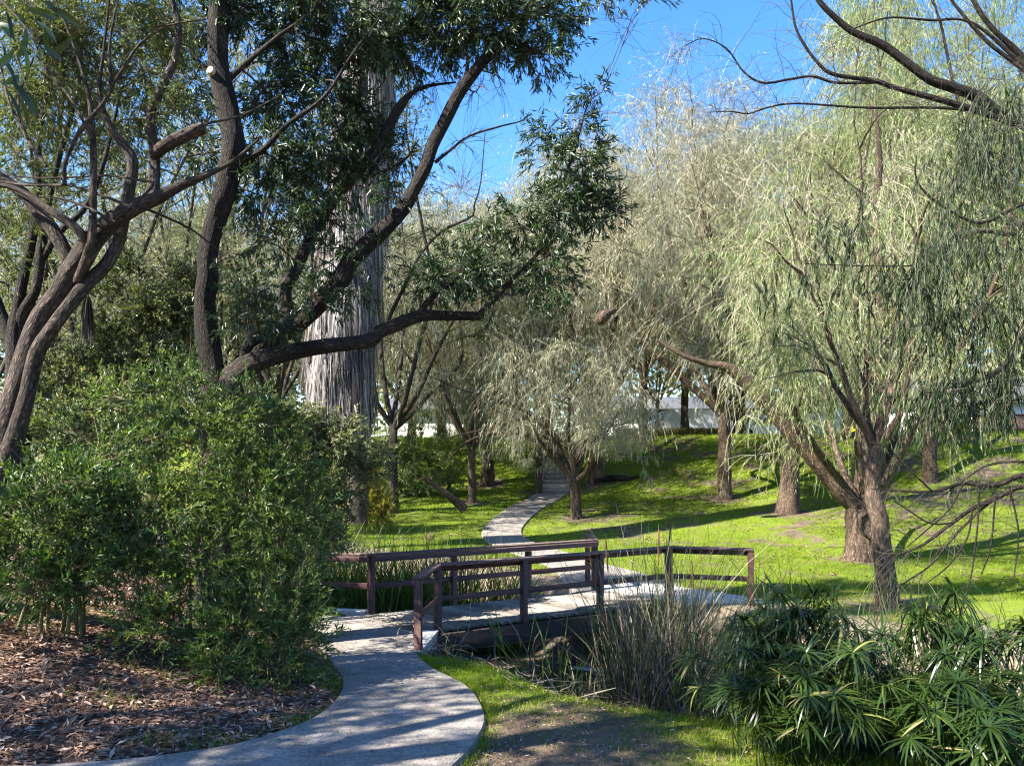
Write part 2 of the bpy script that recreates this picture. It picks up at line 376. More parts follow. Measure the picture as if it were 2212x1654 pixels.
# ------------------------------------------------------------------ terrain
P_LEFT = spline(np.array([(-14, 4.9), (-9, 4.9), (-6, 5.12), (-3.4, 5.24), (-2.29, 5.6), (-1.82, 6.2), (-1.66, 6.9), (-1.74, 8.0), (-2.15, 9.3), (-2.7, 10.8), (-3.15, 12.0), (-3.2, 12.62), (-2.62, 12.63)], float), n=10)
P_RIGHT = spline(np.array([(-14, 3.5), (-9, 3.5), (-6, 3.5), (-3, 3.55), (-1.6, 3.9), (-.75, 4.5), (-.41, 5.25), (-.25, 6.2), (-.27, 6.94), (-.48, 7.97), (-.95, 9.05), (-1.28, 10.2), (-1.47, 11.49)], float), n=10)
F_MID = spline(np.array([(2.35, 14.9), (2.15, 16.2), (1.75, 18), (.95, 20.5), (.25, 22.5), (-.16, 24.3), (-.32, 27), (.44, 30.8), (1.22, 33), (1.97, 35.3)], float), n=10)
def path_z(y): return np.clip((10.6-y)*.095, 0, 1.05)
def creek(x, y):
    q = (x-.25)*.695+(y-13.36)*.72; t = (x-.25)*.72-(y-13.36)*.695
    return q, t
def bank_s(x, y): return y-np.clip(26-.55*np.clip(x-2, 0, 99), 15.5, 26)
def bank_z(s): return np.where(s < 9, .105*np.clip(s, 0, 9), .945+2.755*smooth(8.2, 19.5, s))
def pdist(x, y, poly):
    sh = np.shape(x); x, y = np.ravel(x), np.ravel(y); d = np.full(x.shape, 1e9)
    for a in range(0, len(poly), 2):
        d = np.minimum(d, (x-poly[a, 0])**2+(y-poly[a, 1])**2)
    return np.sqrt(d).reshape(sh)
def inside(x, y, poly):
    sh = np.shape(x); x, y = np.ravel(x), np.ravel(y); c = np.zeros(x.shape, bool)
    for (x0, y0), (x1, y1) in zip(poly, np.roll(poly, -1, 0)):
        if y0 == y1: continue
        k = (y0 > y) != (y1 > y)
        c ^= k & (x < (x1-x0)*(y-y0)/(y1-y0)+x0)
    return c.reshape(sh)
NEAR_POLY = np.vstack([P_LEFT[::2, :2], P_RIGHT[::-2, :2]])
STEP_N, STEP_RISE, STEP_RUN = 14, .197, .74
STEP0 = np.array([2.05, 35.3]); STEP_DIR = nrm(np.array([.12, 1.]))
def terrain(x, y, paths=True):
    x, y = np.asarray(x, float), np.asarray(y, float)
    q, t = creek(x, y)
    near = 1-smooth(-2.6, .5, q)
    z = path_z(y)*near
    z = z+.24*np.clip(-x-2.25, 0, 6)*smooth(5.3, 7.8, y)*(1-smooth(11.3, 14.5, y))
    z = z+.10*np.clip(-x-6, 0, 20)*smooth(9, 14, y)*(1-smooth(30, 40, y))
    w = np.where(q < 0, 2.5+np.clip(t, 0, 4.2)*.42, 2.5+np.clip(t-3, 0, 5)*.15)
    z = z-1.25*(1-smooth(.5, 1.0, np.abs(q)/w))*smooth(-16, -9, t)
    z = z+bank_z(bank_s(x, y))*smooth(-1, 3, q)
    z = z+(fbm(x*.6, y*.6, 3)-.5)*.10*smooth(1.2, 3, np.abs(x+1)+np.abs(y-8)*.2)+(fbm(x*2.3, y*2.3, 5)-.5)*.035
    z = z-.42*np.exp(-((x+.45)**2/.5+(y-10.75)**2/.6))
    if paths:
        dn = pdist(x, y, NEAR_POLY); ins = inside(x, y, NEAR_POLY)
        k = np.where(ins, 1, 1-smooth(.0, .4-.3*smooth(9, 9.8, y)*smooth(-2, -1.6, x), dn))
        z = z*(1-k)+(path_z(y)-.055-.03*ins)*k
        df = pdist(x, y, F_MID); k = 1-smooth(.72, 1.3, df)
        z = z*(1-k)+(bank_z(bank_s(x, y))-.045)*k
        a = (x-STEP0[0])*STEP_DIR[0]+(y-STEP0[1])*STEP_DIR[1]; b = (x-STEP0[0])*STEP_DIR[1]-(y-STEP0[1])*STEP_DIR[0]
        k = (1-smooth(.75, 1.6, np.abs(b)))*(smooth(-.3, .3, a)*(1-smooth(10, 12, a)))
        z = z*(1-k)+(.86+np.clip(a, 0, STEP_N*STEP_RUN)/STEP_RUN*STEP_RISE)*k
    return z
def on_ground(u, v, dmin=4, dmax=60):
    d = np.arange(dmin, dmax, .05); x = (u-CX)/FPX*d; z = CAMZ-(v-HOR)/FPX*d
    i = np.argmax(terrain(x, d) >= z)
    if not (terrain(x, d) >= z).any(): i = len(d)-1
    return np.array([x[i], d[i], float(terrain(x[i], d[i]))])

RINGS = [on_ground(u, v, 12, 58) for u, v in ((1245, 1120), (1565, 1078), (1702, 1108), (1287, 1042), (1019, 1085), (1052, 1047), (1163, 1066), (1864, 1208), (1921, 1308))]
def cover(x, y):
    """ground cover weights: grass, litter, sand, mud"""
    q, t = creek(x, y)
    n = fbm(x*.8, y*.8, 21); n2 = fbm(x*2.6, y*2.6, 23)
    w = np.where(q < 0, 2.5+np.clip(t, 0, 4.2)*.42, 2.5)
    bed = (1-smooth(.68, .92, np.abs(q)/w+(n-.5)*.2))
    sand = smooth(.5, .8, q/2.5+(n-.5)*.5)*(1-smooth(1.15, 1.75, q/2.5+(n-.5)*.8))*(1-smooth(9, 14, -t))
    xl = np.interp(y, P_LEFT[30:110, 1], P_LEFT[30:110, 0])
    left = smooth(-.15, .25, xl-x+(n-.5)*.2)*smooth(4, 5, y)*(1-smooth(12.3, 13.2, y))
    left = np.maximum(left, (1-smooth(3.4, 4.6, y+(n-.5)*2)))
    dirt = (1-smooth(.5, 1.5, np.hypot((x-.35)*1.0, (y-5.7)*.7)+(n2-.5)*1.6))
    sparse = smooth(.50, .70, n2)*.7+smooth(17, 24, y)*smooth(.42, .66, n)*.65*smooth(1, 4, x)
    for r_ in RINGS: sparse = np.maximum(sparse, 1.25*(1-smooth(.35, 1.3, np.hypot(x-r_[0], y-r_[1])+(n2-.5)*1.1)))
    litter = np.clip(left, 0, 1)
    mud = np.clip(bed, 0, 1)
    sand = np.clip(sand*(1-mud*.6), 0, 1)
    grass = np.clip((1-litter)*(1-mud)*(1-sand)*(1-dirt*.92)*(1-.75*np.clip(sparse, 0, 1.3)), 0, 1)
    return grass, litter, sand, mud

def axis_coords(lo, a, b, hi, st, n):
    m = np.arange(a, b+st/2, st)
    g = np.geomspace(st, 1, n)
    l = a-(np.geomspace(1, 1+(a-lo), n)[1:]-1); r = b+(np.geomspace(1, 1+(hi-b), n)[1:]-1)
    return np.concatenate([l[::-1], m, r])
gx = axis_coords(-900, -16, 26, 900, .2, 26); gy = axis_coords(-300, 2.5, 46, 1500, .2, 26)
X, Y = np.meshgrid(gx, gy); Z = terrain(X, Y)
g_, l_, s_, m_ = cover(X, Y)
h = (fbm(X*5, Y*5, 31)-.5)[..., None]; h2 = (fbm(X*.5, Y*.5, 33)-.5)[..., None]
soil = np.array([.13, .095, .068])*(1+.5*h)
colr = soil*np.ones(X.shape+(1,))
def lay(c, col, w): w = np.clip(w, 0, 1)[..., None]; return c*(1-w)+np.asarray(col)*w
colr = lay(colr, [.15, .09, .062], l_); colr = lay(colr, [.21, .165, .12], s_)
colr = lay(colr, [.10, .082, .06], m_); colr = lay(colr, [.125, .165, .016], smooth(.15, .7, g_+h[..., 0]*.6))
colr = np.clip(colr*(1+.35*h+.35*h2), .01, .8)
far = smooth(60, 120, np.hypot(X, Y-20)); colr = lay(colr, [.16, .15, .09], far*.8)
mb = MB(); ny, nx = X.shape
i0 = (np.arange(ny-1)[:, None]*nx+np.arange(nx-1)[None]).reshape(-1, 1)
mb.add(np.stack([X, Y, Z], -1), i0+np.array([0, 1, nx+1, nx]))
gm, nt, out = new_mat('ground')
a = attr(nt, 'gcol', 'Color'); tc = N(nt, 'ShaderNodeTexCoord')
n1 = N(nt, 'ShaderNodeTexNoise', i_Scale=14, i_Detail=8, i_Roughness=.7); nt.links.new(tc.outputs['Object'], n1.inputs[0])
n2 = N(nt, 'ShaderNodeTexNoise', i_Scale=90, i_Detail=4); nt.links.new(tc.outputs['Object'], n2.inputs[0])
ad = N(nt, 'ShaderNodeMath', operation='ADD'); nt.links.new(n1.outputs[0], ad.inputs[0]); nt.links.new(n2.outputs[0], ad.inputs[1])
cr = ramp(nt, ad.outputs[0], [(.35, (.45, .45, .45)), (.5, (1, 1, 1)), (.68, (1.0, 1.0, 1.0))])
mr = N(nt, 'ShaderNodeMapRange'); mr.inputs[1].default_value = .6; mr.inputs[2].default_value = 1.4; mr.inputs[3].default_value = .5; mr.inputs[4].default_value = 1.5
nt.links.new(ad.outputs[0], mr.inputs[0])
hv = N(nt, 'ShaderNodeHueSaturation'); nt.links.new(a, hv.inputs['Color']); nt.links.new(mr.outputs[0], hv.inputs['Value'])
p = N(nt, 'ShaderNodeBsdfPrincipled'); p.inputs['Roughness'].default_value = .95; p.inputs['Specular IOR Level'].default_value = .1
bu = N(nt, 'ShaderNodeBump'); bu.inputs['Strength'].default_value = .7; bu.inputs['Distance'].default_value = .03
nt.links.new(ad.outputs[0], bu.inputs['Height']); nt.links.new(bu.outputs[0], p.inputs['Normal'])
nt.links.new(hv.outputs[0], p.inputs['Base Color']); nt.links.new(p.outputs[0], out.inputs[0])
ground = mb.build('ground', gm, smooth_=True, kind='structure')
ca = ground.data.attributes.new('gcol', 'FLOAT_COLOR', 'POINT')
ca.data.foreach_set('color', np.concatenate([colr, np.ones(X.shape+(1,))], -1).astype(np.float32).ravel())

# paths (slabs with real edges)
def slab(name, Lp, Rp, zf, thick=.14, cross=7):
    mb = MB(); n = len(Lp); s = np.linspace(0, 1, cross)
    C = Lp[:, None, :2]*(1-s[None, :, None])+Rp[:, None, :2]*s[None, :, None]
    z = zf(C[..., 0], C[..., 1])
    top = np.concatenate([C, z[..., None]], -1); i = (np.arange(n-1)[:, None]*cross+np.arange(cross-1)[None]).reshape(-1, 1)
    mb.add(top, i+np.array([0, 1, cross+1, cross])[::-1])
    for e, sg in ((0, 1), (cross-1, -1)):
        E = top[:, e]; r = E.copy(); r[:, 2] -= .02
        cen = top[:, cross//2]; outw = nrm((E-cen)*[1, 1, 0])
        r = r+outw*.02; lo = r.copy(); lo[:, 2] -= thick
        V = np.stack([E, r, lo], 1); j = (np.arange(n-1)[:, None]*3+np.arange(2)[None]).reshape(-1, 1)
        mb.add(V, j+(np.array([0, 1, 4, 3]) if sg > 0 else np.array([0, 3, 4, 1])))
    return mb.build(name, M['path'], smooth_=False, kind='structure')
nR = 140
def resample(Q, n):
    L = np.concatenate([[0], np.cumsum(np.linalg.norm(np.diff(Q[:, :2], axis=0), axis=1))]); t = np.linspace(0, L[-1], n)
    return np.stack([np.interp(t, L, Q[:, k]) for k in range(2)], -1)
# pair the two edges by control-point index so the ribbon does not skew
slab('path', P_LEFT[:, :2], P_RIGHT[:, :2], lambda x, y: path_z(y))
T_ = nrm(np.gradient(F_MID[:, :2], axis=0)); N_ = np.stack([-T_[:, 1], T_[:, 0]], -1)
wF = (.66+.45*(1-smooth(15.5, 19, F_MID[:, 1])))[:, None]
slab('path', F_MID[:, :2]+N_*wF, F_MID[:, :2]-N_*wF, lambda x, y: bank_z(bank_s(x, y))+.012)

# ------------------------------------------------------------------ footbridge
U2 = nrm(np.array([.865, .50])); NEARP = np.array([[-1.12, 11.65], [.19, 12.41], [1.50, 13.16], [2.81, 13.92]])
FARP = np.array([[-2.33, 12.82], [-1.02, 13.58], [.30, 14.33], [1.61, 15.09]])
NW, FW = np.array([-1.26, 10.40]), np.array([-3.62, 13.08])       # ends of the flared approach rails
NE, FE = np.array([4.19, 13.57]), np.array([1.58, 16.15])
br = thing('footbridge', 'low wooden footbridge with dark red-brown railings and grey plank deck over the reedy creek', 'footbridge', (.25, 13.36, 0))
def part(name, mat, fn, parent=br, smooth_=False, label=None):
    mb = MB(); fn(mb); o = mb.build(name, mat, parent, smooth_)
    if label: o['label'] = label
    return o
PL = nrm(np.array([1.14, -1.11]))
A0, B0 = np.array([-1.45, 11.49])+np.array([.04, -.02]), np.array([-2.60, 12.62])
DL = 5.15; npl = 36; pw = DL/npl
pm = []
width = np.linalg.norm(B0-A0)+.02
def plank_mesh(k):
    mb = MB(); ax = np.array([[PL[0], PL[1], 0], [-PL[1], PL[0], 0], [0, 0, 1]])
    sh = np.dot(U2, PL)            # planks are laid askew: shear is small, ends follow the beam
    box(mb, (0, 0, 0), (width+.03*((k*37 % 5)/5-.4), pw*abs(np.cross(np.append(PL, 0), np.append(U2, 0))[2])-.024, .04), axis=ax, bev=.004, rnd=(k*.37) % 1)
    return mb.mesh('plank', M['plank'])
meshes = [plank_mesh(k) for k in range(7)]
for k in range(npl):
    o = bpy.data.objects.new('plank', meshes[(k*3) % 7]); COL.objects.link(o); o.parent = br
    c = (A0+B0)/2+U2*(k+.5)*pw
    o.location = (c[0]-.25, c[1]-13.36, -.018+.003*math.sin(k*2.3)); o.rotation_euler = (0, 0, .004*math.sin(k*5.1))
def bar(mb, a, b, h, w, z, off=0.0, ext=0.0, mi=0):
    a, b = np.asarray(a, float), np.asarray(b, float); d = nrm(b-a); L = np.linalg.norm(b-a)+2*ext; nrm2 = np.array([-d[1], d[0]])
    c = (a+b)/2+nrm2*off
    ax = np.array([[d[0], d[1], 0], [nrm2[0], nrm2[1], 0], [0, 0, 1]])
    box(mb, (c[0], c[1], z), (L, w, h), axis=ax, bev=.006, mi=mi, rnd=rng.random())
def post(p, z0, z1, s=.1, d=U2):
    def fn(mb):
        ax = np.array([[d[0], d[1], 0], [-d[1], d[0], 0], [0, 0, 1]])
        box(mb, (p[0], p[1], (z0+z1)/2), (s, s, z1-z0), axis=ax[[2, 0, 1]][[1, 2, 0]], bev=.006, rnd=rng.random())
    return part('post', M['rail'], fn)
for p in NEARP: post(p, -.32, .952)
for p in FARP: post(p, -.32, .952)
post(NW, -.30, .952, d=nrm(NEARP[0]-NW)); post(FW, -.3, .952, d=nrm(FARP[0]-FW))
post(NE, -.42, .952, d=nrm(NE-NEARP[3])); post(FE, -.3, .952, d=nrm(FE-FARP[3]))
runs = [(NEARP, -1), (FARP, 1)]
for pts, sd in runs:
    for a, b in zip(pts[:-1], pts[1:]):
        part('rail', M['rail'], lambda mb, a=a, b=b: bar(mb, a, b, .09, .036, .457, ext=-.052))
    part('rail', M['rail'], lambda mb: bar(mb, pts[0], pts[-1], .09, .036, .905, off=-.07*sd, ext=.02))
    part('cap_rail', M['cap'], lambda mb: bar(mb, pts[0], pts[-1], .038, .145, .972, ext=.05))
for a, b, sd in ((NW, NEARP[0], 1), (NEARP[3], NE, 1), (FW, FARP[0], -1), (FARP[3], FE, -1)):
    part('rail', M['rail'], lambda mb: bar(mb, a, b, .09, .036, .457, ext=-.055))
    part('rail', M['rail'], lambda mb: bar(mb, a, b, .09, .036, .903, off=.066*sd, ext=-.01))
    part('cap_rail', M['cap'], lambda mb: bar(mb, a, b, .038, .145, .9745, ext=.04))
for p0, p1 in ((NEARP[0], NEARP[3]), (FARP[0], FARP[3])):
    inn = (FARP[0]-NEARP[0])*(.075 if p0 is NEARP[0] else -.075)
    part('beam', M['timber'], lambda mb: bar(mb, p0+inn, p1+inn, .28, .09, -.182, ext=.28))
mid0, mid1 = (NEARP[0]+FARP[0])/2, (NEARP[3]+FARP[3])/2
part('beam', M['timber'], lambda mb: bar(mb, mid0, mid1, .28, .09, -.182, ext=.28))
def prism(mb, poly, z0, z1, mi=0):
    n = len(poly); V = np.vstack([np.c_[poly, np.full(n, z0)], np.c_[poly, np.full(n, z1)]])
    mb.add(V, [[i, (i+1) % n, n+(i+1) % n, n+i] for i in range(n)], mi=mi)
    c0 = mb.n; ctr = np.mean(poly, 0)
    mb.add(np.vstack([V[n:], [*ctr, z1]]), [[i, (i+1) % n, n] for i in range(n)], mi=mi)
# near wing wall beside the end post, far abutment with apron slab
def wing(a, b, th, z0, z1, side):
    d = nrm(b-a); nn = np.array([-d[1], d[0]])*side
    return np.array([a, b, b+nn*th, a+nn*th]) if side > 0 else np.array([a, a+nn*th, b+nn*th, b])
part('wing_wall', M['concrete'], lambda mb: prism(mb, wing(np.array([-1.21, 10.30]), np.array([-1.10, 11.55]), .24, 0, 0, 1), -1.1, .012))
part('wing_wall', M['concrete'], lambda mb: prism(mb, wing(np.array([-3.75, 13.02]), np.array([-2.45, 12.74]), .22, 0, 0, 1), -1.0, .045))
part('abutment', M['concrete'], lambda mb: prism(mb, np.array([[-1.12, 11.62], [-2.4, 12.78], [-2.75, 12.55], [-1.42, 11.36]])[::-1][::-1], -1.2, -.06))
ap = np.array([[2.92, 13.86], [4.42, 13.66], [4.55, 14.1], [3.1, 15.6], [1.95, 16.3], [1.75, 15.1]])
part('apron', M['concrete'], lambda mb: prism(mb, ap, -.16, .018))
part('abutment', M['concrete'], lambda mb: prism(mb, np.array([[2.75, 13.98], [4.36, 13.74], [4.4, 14.1], [1.9, 15.5], [1.6, 15.25]]), -1.3, -.164))

# ------------------------------------------------------------------ steps up the bank
st = thing('garden_steps', 'flight of wooden steps climbing the grassy bank at the end of the path', 'steps', (STEP0[0], STEP0[1], .86))
sn = np.array([STEP_DIR[1], -STEP_DIR[0]])
sax = np.array([[sn[0], sn[1], 0], [STEP_DIR[0], STEP_DIR[1], 0], [0, 0, 1]])
for k in range(STEP_N):
    c = STEP0+STEP_DIR*(k+.5)*STEP_RUN; z = .86+STEP_RISE*(k+1)+.05
    o = part('step', M['step'], lambda mb: box(mb, (c[0], c[1], z-.13), (1.5, STEP_RUN+.05, .26), axis=sax, bev=.015, rnd=rng.random()), st)
for sd in (-1, 1):
    p0 = STEP0+sn*sd*.83; p1 = p0+STEP_DIR*STEP_N*STEP_RUN
    def fn(mb):
        mid = (p0+p1)/2; L = np.hypot(STEP_N*STEP_RUN, STEP_N*STEP_RISE); e = nrm(np.array([*STEP_DIR*STEP_RUN, STEP_RISE]))
        ax = np.array([e, [sn[0], sn[1], 0], np.cross(e, [sn[0], sn[1], 0])])
        box(mb, (mid[0], mid[1], .86+STEP_N*STEP_RISE/2+.14), (L, .1, .3), axis=ax, bev=.01)
    part('side_board', M['step'], fn, st)
for a in (0.0, 4.6):
    q = STEP0-sn*.98+STEP_DIR*(a+.1); zz = .86+a/STEP_RUN*STEP_RISE
    part('handrail_post', M['step'], lambda mb: box(mb, (q[0], q[1], zz+.5), (.12, .12, 1.25), bev=.01), st)
def fn(mb):
    a = np.array([*(STEP0-sn*.98), .86+1.02]); b = a+np.array([*(STEP_DIR*4.9), 4.9/STEP_RUN*STEP_RISE])
    e = nrm(b-a); ax = np.array([e, [sn[0], sn[1], 0], np.cross(e, [sn[0], sn[1], 0])]); box(mb, (a+b)/2, (np.linalg.norm(b-a), .07, .09), axis=ax, bev=.008)
part('handrail', M['step'], fn, st)

# ------------------------------------------------------------------ trees: shared builders
def limb_px(pts, d, w0=None):
    """pixel limb (u,v,width[,d]) -> (x,y,z,r)"""
    out = []
    for q in pts:
        dd = q[3] if len(q) > 3 else d
        out.append([*P(q[0], q[1], dd), q[2]/2/FPX*dd])
    return np.array(out)

class Foliage:
    """twigs and leaves grown from a tree's limbs into clumps"""
    def __init__(s): s.tw, s.lf, s.nodes = MB(), MB(), []
    def limb(s, S): s.nodes.append(S)
    def clump(s, c, rad, nsub=10, ntw=6, nleaf=12, L=.1, W=.02, tl=.35, droop=-.06, r0=.012, leafdroop=-.3, link=True, spread=.9, tip=.25, tw_r=.0035):
        c = np.asarray(c, float); rad = np.asarray(rad, float); tone = rng.random()
        nd = np.vstack(s.nodes); k = np.argmin(np.linalg.norm(nd[:, :3]-c, axis=1)+np.clip(nd[:, 2]-c[2], 0, 9)*.3)
        a = nd[k, :3]; D = np.linalg.norm(c-a)
        K = 9; t = np.linspace(0, 1, K)[:, None]
        mid = (a+c)/2+rng.normal(0, .08*D+.02, 3)+[0, 0, .10*D]
        main = (1-t)**2*a+2*t*(1-t)*mid+t*t*c
        main = main+np.cumsum(rng.normal(0, .012*D/1.5+.003, (K, 3)), 0)*np.sin(t*np.pi)
        rb = min(max(nd[k, 3]*.5, .006), r0+.006*D)
        if link: batch_tubes(s.tw, main[None], np.linspace(rb, rb*.45, K)[None], 5)
        # sub-branches into the ellipsoid
        g = nrm(rng.normal(0, 1, (nsub, 3)))*(rng.random((nsub, 1))**.45)*spread
        E = c+g*rad
        st_, _, _ = along(main[None], nsub, .35, 1.0)
        t = np.linspace(0, 1, 6)[None, :, None]
        m2 = (st_+E)/2+rng.normal(0, .12, (nsub, 3))*np.linalg.norm(E-st_, axis=1, keepdims=True)+[0, 0, .05]
        sub = (1-t)**2*st_[:, None]+2*t*(1-t)*m2[:, None]+t*t*E[:, None]
        batch_tubes(s.tw, sub, np.broadcast_to(np.linspace(rb*.5, .004, 6), (nsub, 6)), 3)
        if ntw == 0: return
        p, d, _ = along(sub, ntw, .25, 1.0)
        out = nrm(p-c)
        dd = nrm(d*.6+out*.5+rdir(len(p))*.8+[0, 0, .1])
        tw = curves(p, dd, tl*(.6+.8*rng.random(len(p))), 5, droop, .16)
        if nleaf: add_ribbons(s.tw, tw[:, ::2], np.broadcast_to(np.linspace(tw_r*2, tw_r, 3), (len(p), 3)))
        else: add_ribbons(s.tw, tw, np.broadcast_to(np.linspace(tw_r*2, tw_r, 5), (len(p), 5)))
        if nleaf == 0: return
        q, e, tt = along(tw, nleaf, tip, 1.0)
        n = len(q); ld = nrm(e*.7+rdir(n)*.65+np.array([0, 0, leafdroop]))
        add_leaves(s.lf, q, ld, nrm(rdir(n)+[0, 0, .6]), L*(.6+.7*rng.random(n)), W*(.7+.6*rng.random(n)), curl=.12, rnd=np.clip(.6*rng.random(n)+.5*tone-.05, 0, 1))
    def px(s, u, v, d, ru, rv, depth=None, **kw):
        s.clump(P(u, v, d), (ru/FPX*d, depth or (ru+rv)/2/FPX*d, rv/FPX*d), **kw)

def finish_tree(t, trunk, fol, bark, twig, leaf, smooth_=True):
    trunk.build('trunk', bark, t, True)
    if fol.tw.n: fol.tw.build('branches', twig, t, kind='stuff')
    if fol.lf.n: fol.lf.build('crown', leaf, t, kind='stuff')

# ------------------------------------------------------------------ the forked evergreen by the bridge
t = thing('evergreen_tree', 'dark forked evergreen tree with a long low limb reaching over the footbridge', 'tree', (-3.95, 10.5, terrain(-3.95, 10.5)))
tr_ = MB(); F = Foliage(); d0 = 10.5
def ht(pts, d=d0, sides=20, **kw):
    S = hero_tube(tr_, limb_px(pts, d), sides=sides, **kw); F.limb(S); return S
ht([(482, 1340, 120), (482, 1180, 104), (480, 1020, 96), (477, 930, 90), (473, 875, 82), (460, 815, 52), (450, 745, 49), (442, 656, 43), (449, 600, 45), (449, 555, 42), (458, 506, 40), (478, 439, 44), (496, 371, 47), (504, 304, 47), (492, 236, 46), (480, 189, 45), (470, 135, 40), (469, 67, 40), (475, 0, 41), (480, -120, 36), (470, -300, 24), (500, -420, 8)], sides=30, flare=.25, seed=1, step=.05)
ht([(478, 905, 66), (497, 842, 66), (520, 806, 56), (545, 785, 47), (580, 772, 40), (641, 757, 34), (705, 747, 32), (760, 742, 29), (803, 734, 29), (818, 718, 28), (852, 703, 28), (906, 683, 25), (960, 681, 21), (1010, 682, 19), (1038, 683, 18)], sides=22, seed=2)
ht([(520, 806, 46, 10.6), (560, 755, 44, 10.8), (600, 724, 43, 10.9), (641, 698, 44, 11), (726, 615, 40, 11), (764, 557, 38, 11), (828, 496, 34, 11), (872, 449, 31, 11), (896, 405, 28, 11), (919, 361, 28, 11), (936, 310, 27, 11), (960, 263, 26, 11), (987, 209, 27, 11), (1007, 179, 25, 11), (1041, 135, 23, 11), (1081, 98, 20, 11), (1112, 67, 18, 11), (1142, 20, 15, 11), (1180, -50, 10, 11)], sides=22, seed=3)
ht([(632, 706, 28, 11.1), (622, 672, 28, 11.2), (616, 625, 27, 11.2), (641, 582, 25, 11.2), (658, 540, 25, 11.3), (692, 472, 25, 11.4), (736, 415, 23, 11.4), (811, 324, 21, 11.4), (845, 263, 20, 11.4), (862, 233, 21, 11.4), (889, 202, 11, 11.4), (926, 186, 8, 11.4), (985, 178, 4, 11.4)], sides=16, seed=4)
ht([(536, 790, 26), (528, 765, 25), (541, 736, 22), (543, 729, 20)], sides=14, seed=5)          # sawn stub at the fork
ht([(1036, 680, 13), (1044, 668, 12), (1076, 638, 11), (1114, 595, 10), (1159, 550, 8), (1193, 496, 8), (1213, 440, 7), (1215, 400, 6), (1243, 320, 5), (1270, 226, 3), (1300, 200, 2)], sides=10, seed=6)
ht([(906, 680, 17), (919, 657, 15), (944, 635, 13), (975, 615, 9), (1000, 590, 4)], sides=10, seed=7)
ht([(838, 692, 10), (852, 662, 9), (879, 608, 7), (906, 553, 6), (946, 506, 6), (987, 483, 5.5), (1021, 466, 5), (1024, 445, 4), (1038, 395, 3), (1048, 287, 2)], sides=8, seed=8, rough=.04)
ht([(940, 351, 8, 11), (973, 324, 6, 11), (1014, 294, 5, 11), (1081, 273, 4, 11), (1122, 263, 3, 11), (1146, 249, 2, 11)], sides=8, seed=9, rough=.04)
ht([(828, 330, 9, 11.4), (800, 380, 8, 11.4), (850, 360, 6, 11.4), (880, 340, 4, 11.4), (905, 300, 2, 11.4)], sides=8, seed=10, rough=.04)
ht([(500, 350, 16), (560, 330, 13), (620, 270, 10), (700, 210, 8), (760, 120, 6), (820, 40, 4)], sides=10, seed=11)
ht([(482, 180, 14), (540, 130, 11), (600, 80, 9), (680, 20, 6), (740, -60, 4)], sides=10, seed=12)
ht([(455, 160, 9), (420, 120, 7), (380, 60, 6), (330, 10, 4)], sides=8, seed=13)
ht([(1000, 186, 10, 11), (1010, 130, 8, 11), (990, 60, 6, 11), (960, -20, 4, 11)], sides=8, seed=14)
dense = dict(nsub=16, ntw=7, nleaf=13, L=.115, W=.021, tl=.34)
for (u, v, ru, rv, d, m) in [(1050, 55, 130, 75, 11, 1.3), (1165, 120, 70, 60, 11, 1.0), (1190, 40, 70, 60, 11.2, 1.), (960, 60, 110, 90, 11.3, 1.2), (850, 90, 100, 90, 11.6, 1.1),
        (745, 70, 100, 90, 11, 1.1), (640, 90, 90, 90, 11.2, 1.1), (600, 220, 80, 80, 11, 1.0), (700, 200, 80, 80, 11.3, 1.), (770, 250, 70, 90, 11.6, 1.), (790, 335, 55, 60, 11.6, .8),
        (690, 330, 80, 70, 11.3, .9), (590, 340, 70, 60, 10.8, .9), (560, 420, 60, 60, 10.7, .8), (660, 430, 70, 60, 11, .8), (570, 520, 60, 50, 10.7, .5), (760, 400, 60, 50, 11.5, .7),
        (1260, 400, 70, 55, 10.6, .95), (1290, 460, 60, 40, 10.6, .95), (1200, 340, 60, 45, 10.5, .6), (1170, 300, 35, 25, 10.5, .3), (1200, 460, 80, 50, 10.5, 1.), (1120, 490, 70, 40, 10.5, .8), (1060, 500, 50, 30, 10.5, .45),
        (985, 590, 90, 55, 10.4, 1.2), (1040, 610, 70, 40, 10.5, .8), (930, 620, 50, 35, 10.4, .6), (1195, 560, 55, 60, 10.5, .9), (1210, 620, 35, 45, 10.5, .7), (1110, 650, 60, 35, 10.5, .5), (1295, 200, 30, 22, 10.4, .5), (1245, 275, 45, 30, 10.4, .3),
        (1270, 330, 45, 45, 10.5, .4), (870, 330, 30, 45, 11.4, .35), (540, 620, 60, 50, 10.2, .6), (585, 680, 55, 35, 10.2, .6), (520, 700, 40, 40, 10.1, .5), (720, 470, 60, 50, 10.9, .5), (800, 560, 50, 50, 10.9, .35), (690, 560, 50, 50, 10.8, .5), (760, 630, 45, 40, 10.8, .35), (840, 420, 40, 50, 11.1, .4), (680, 640, 50, 40, 10.6, .5), (720, 300, 70, 60, 11, .8), (1140, 20, 60, 40, 10.8, .9), (1400, 2, 75, 16, 10.4, .4), (1300, 0, 50, 14, 10.5, .35),
        (430, 60, 90, 80, 10.9, .8), (400, 200, 70, 70, 11, .6), (420, 330, 60, 60, 10.9, .6), (540, 20, 80, 70, 10.7, 1.0), (660, -10, 90, 60, 10.7, 1.), (880, -10, 120, 60, 11, 1.), (1020, -30, 120, 50, 11, 1.)]:
    k = dict(dense); k['nsub'] = max(3, int(20*m*(ru*rv/5600)**.8)); F.px(u, v, d, ru, rv, **k)
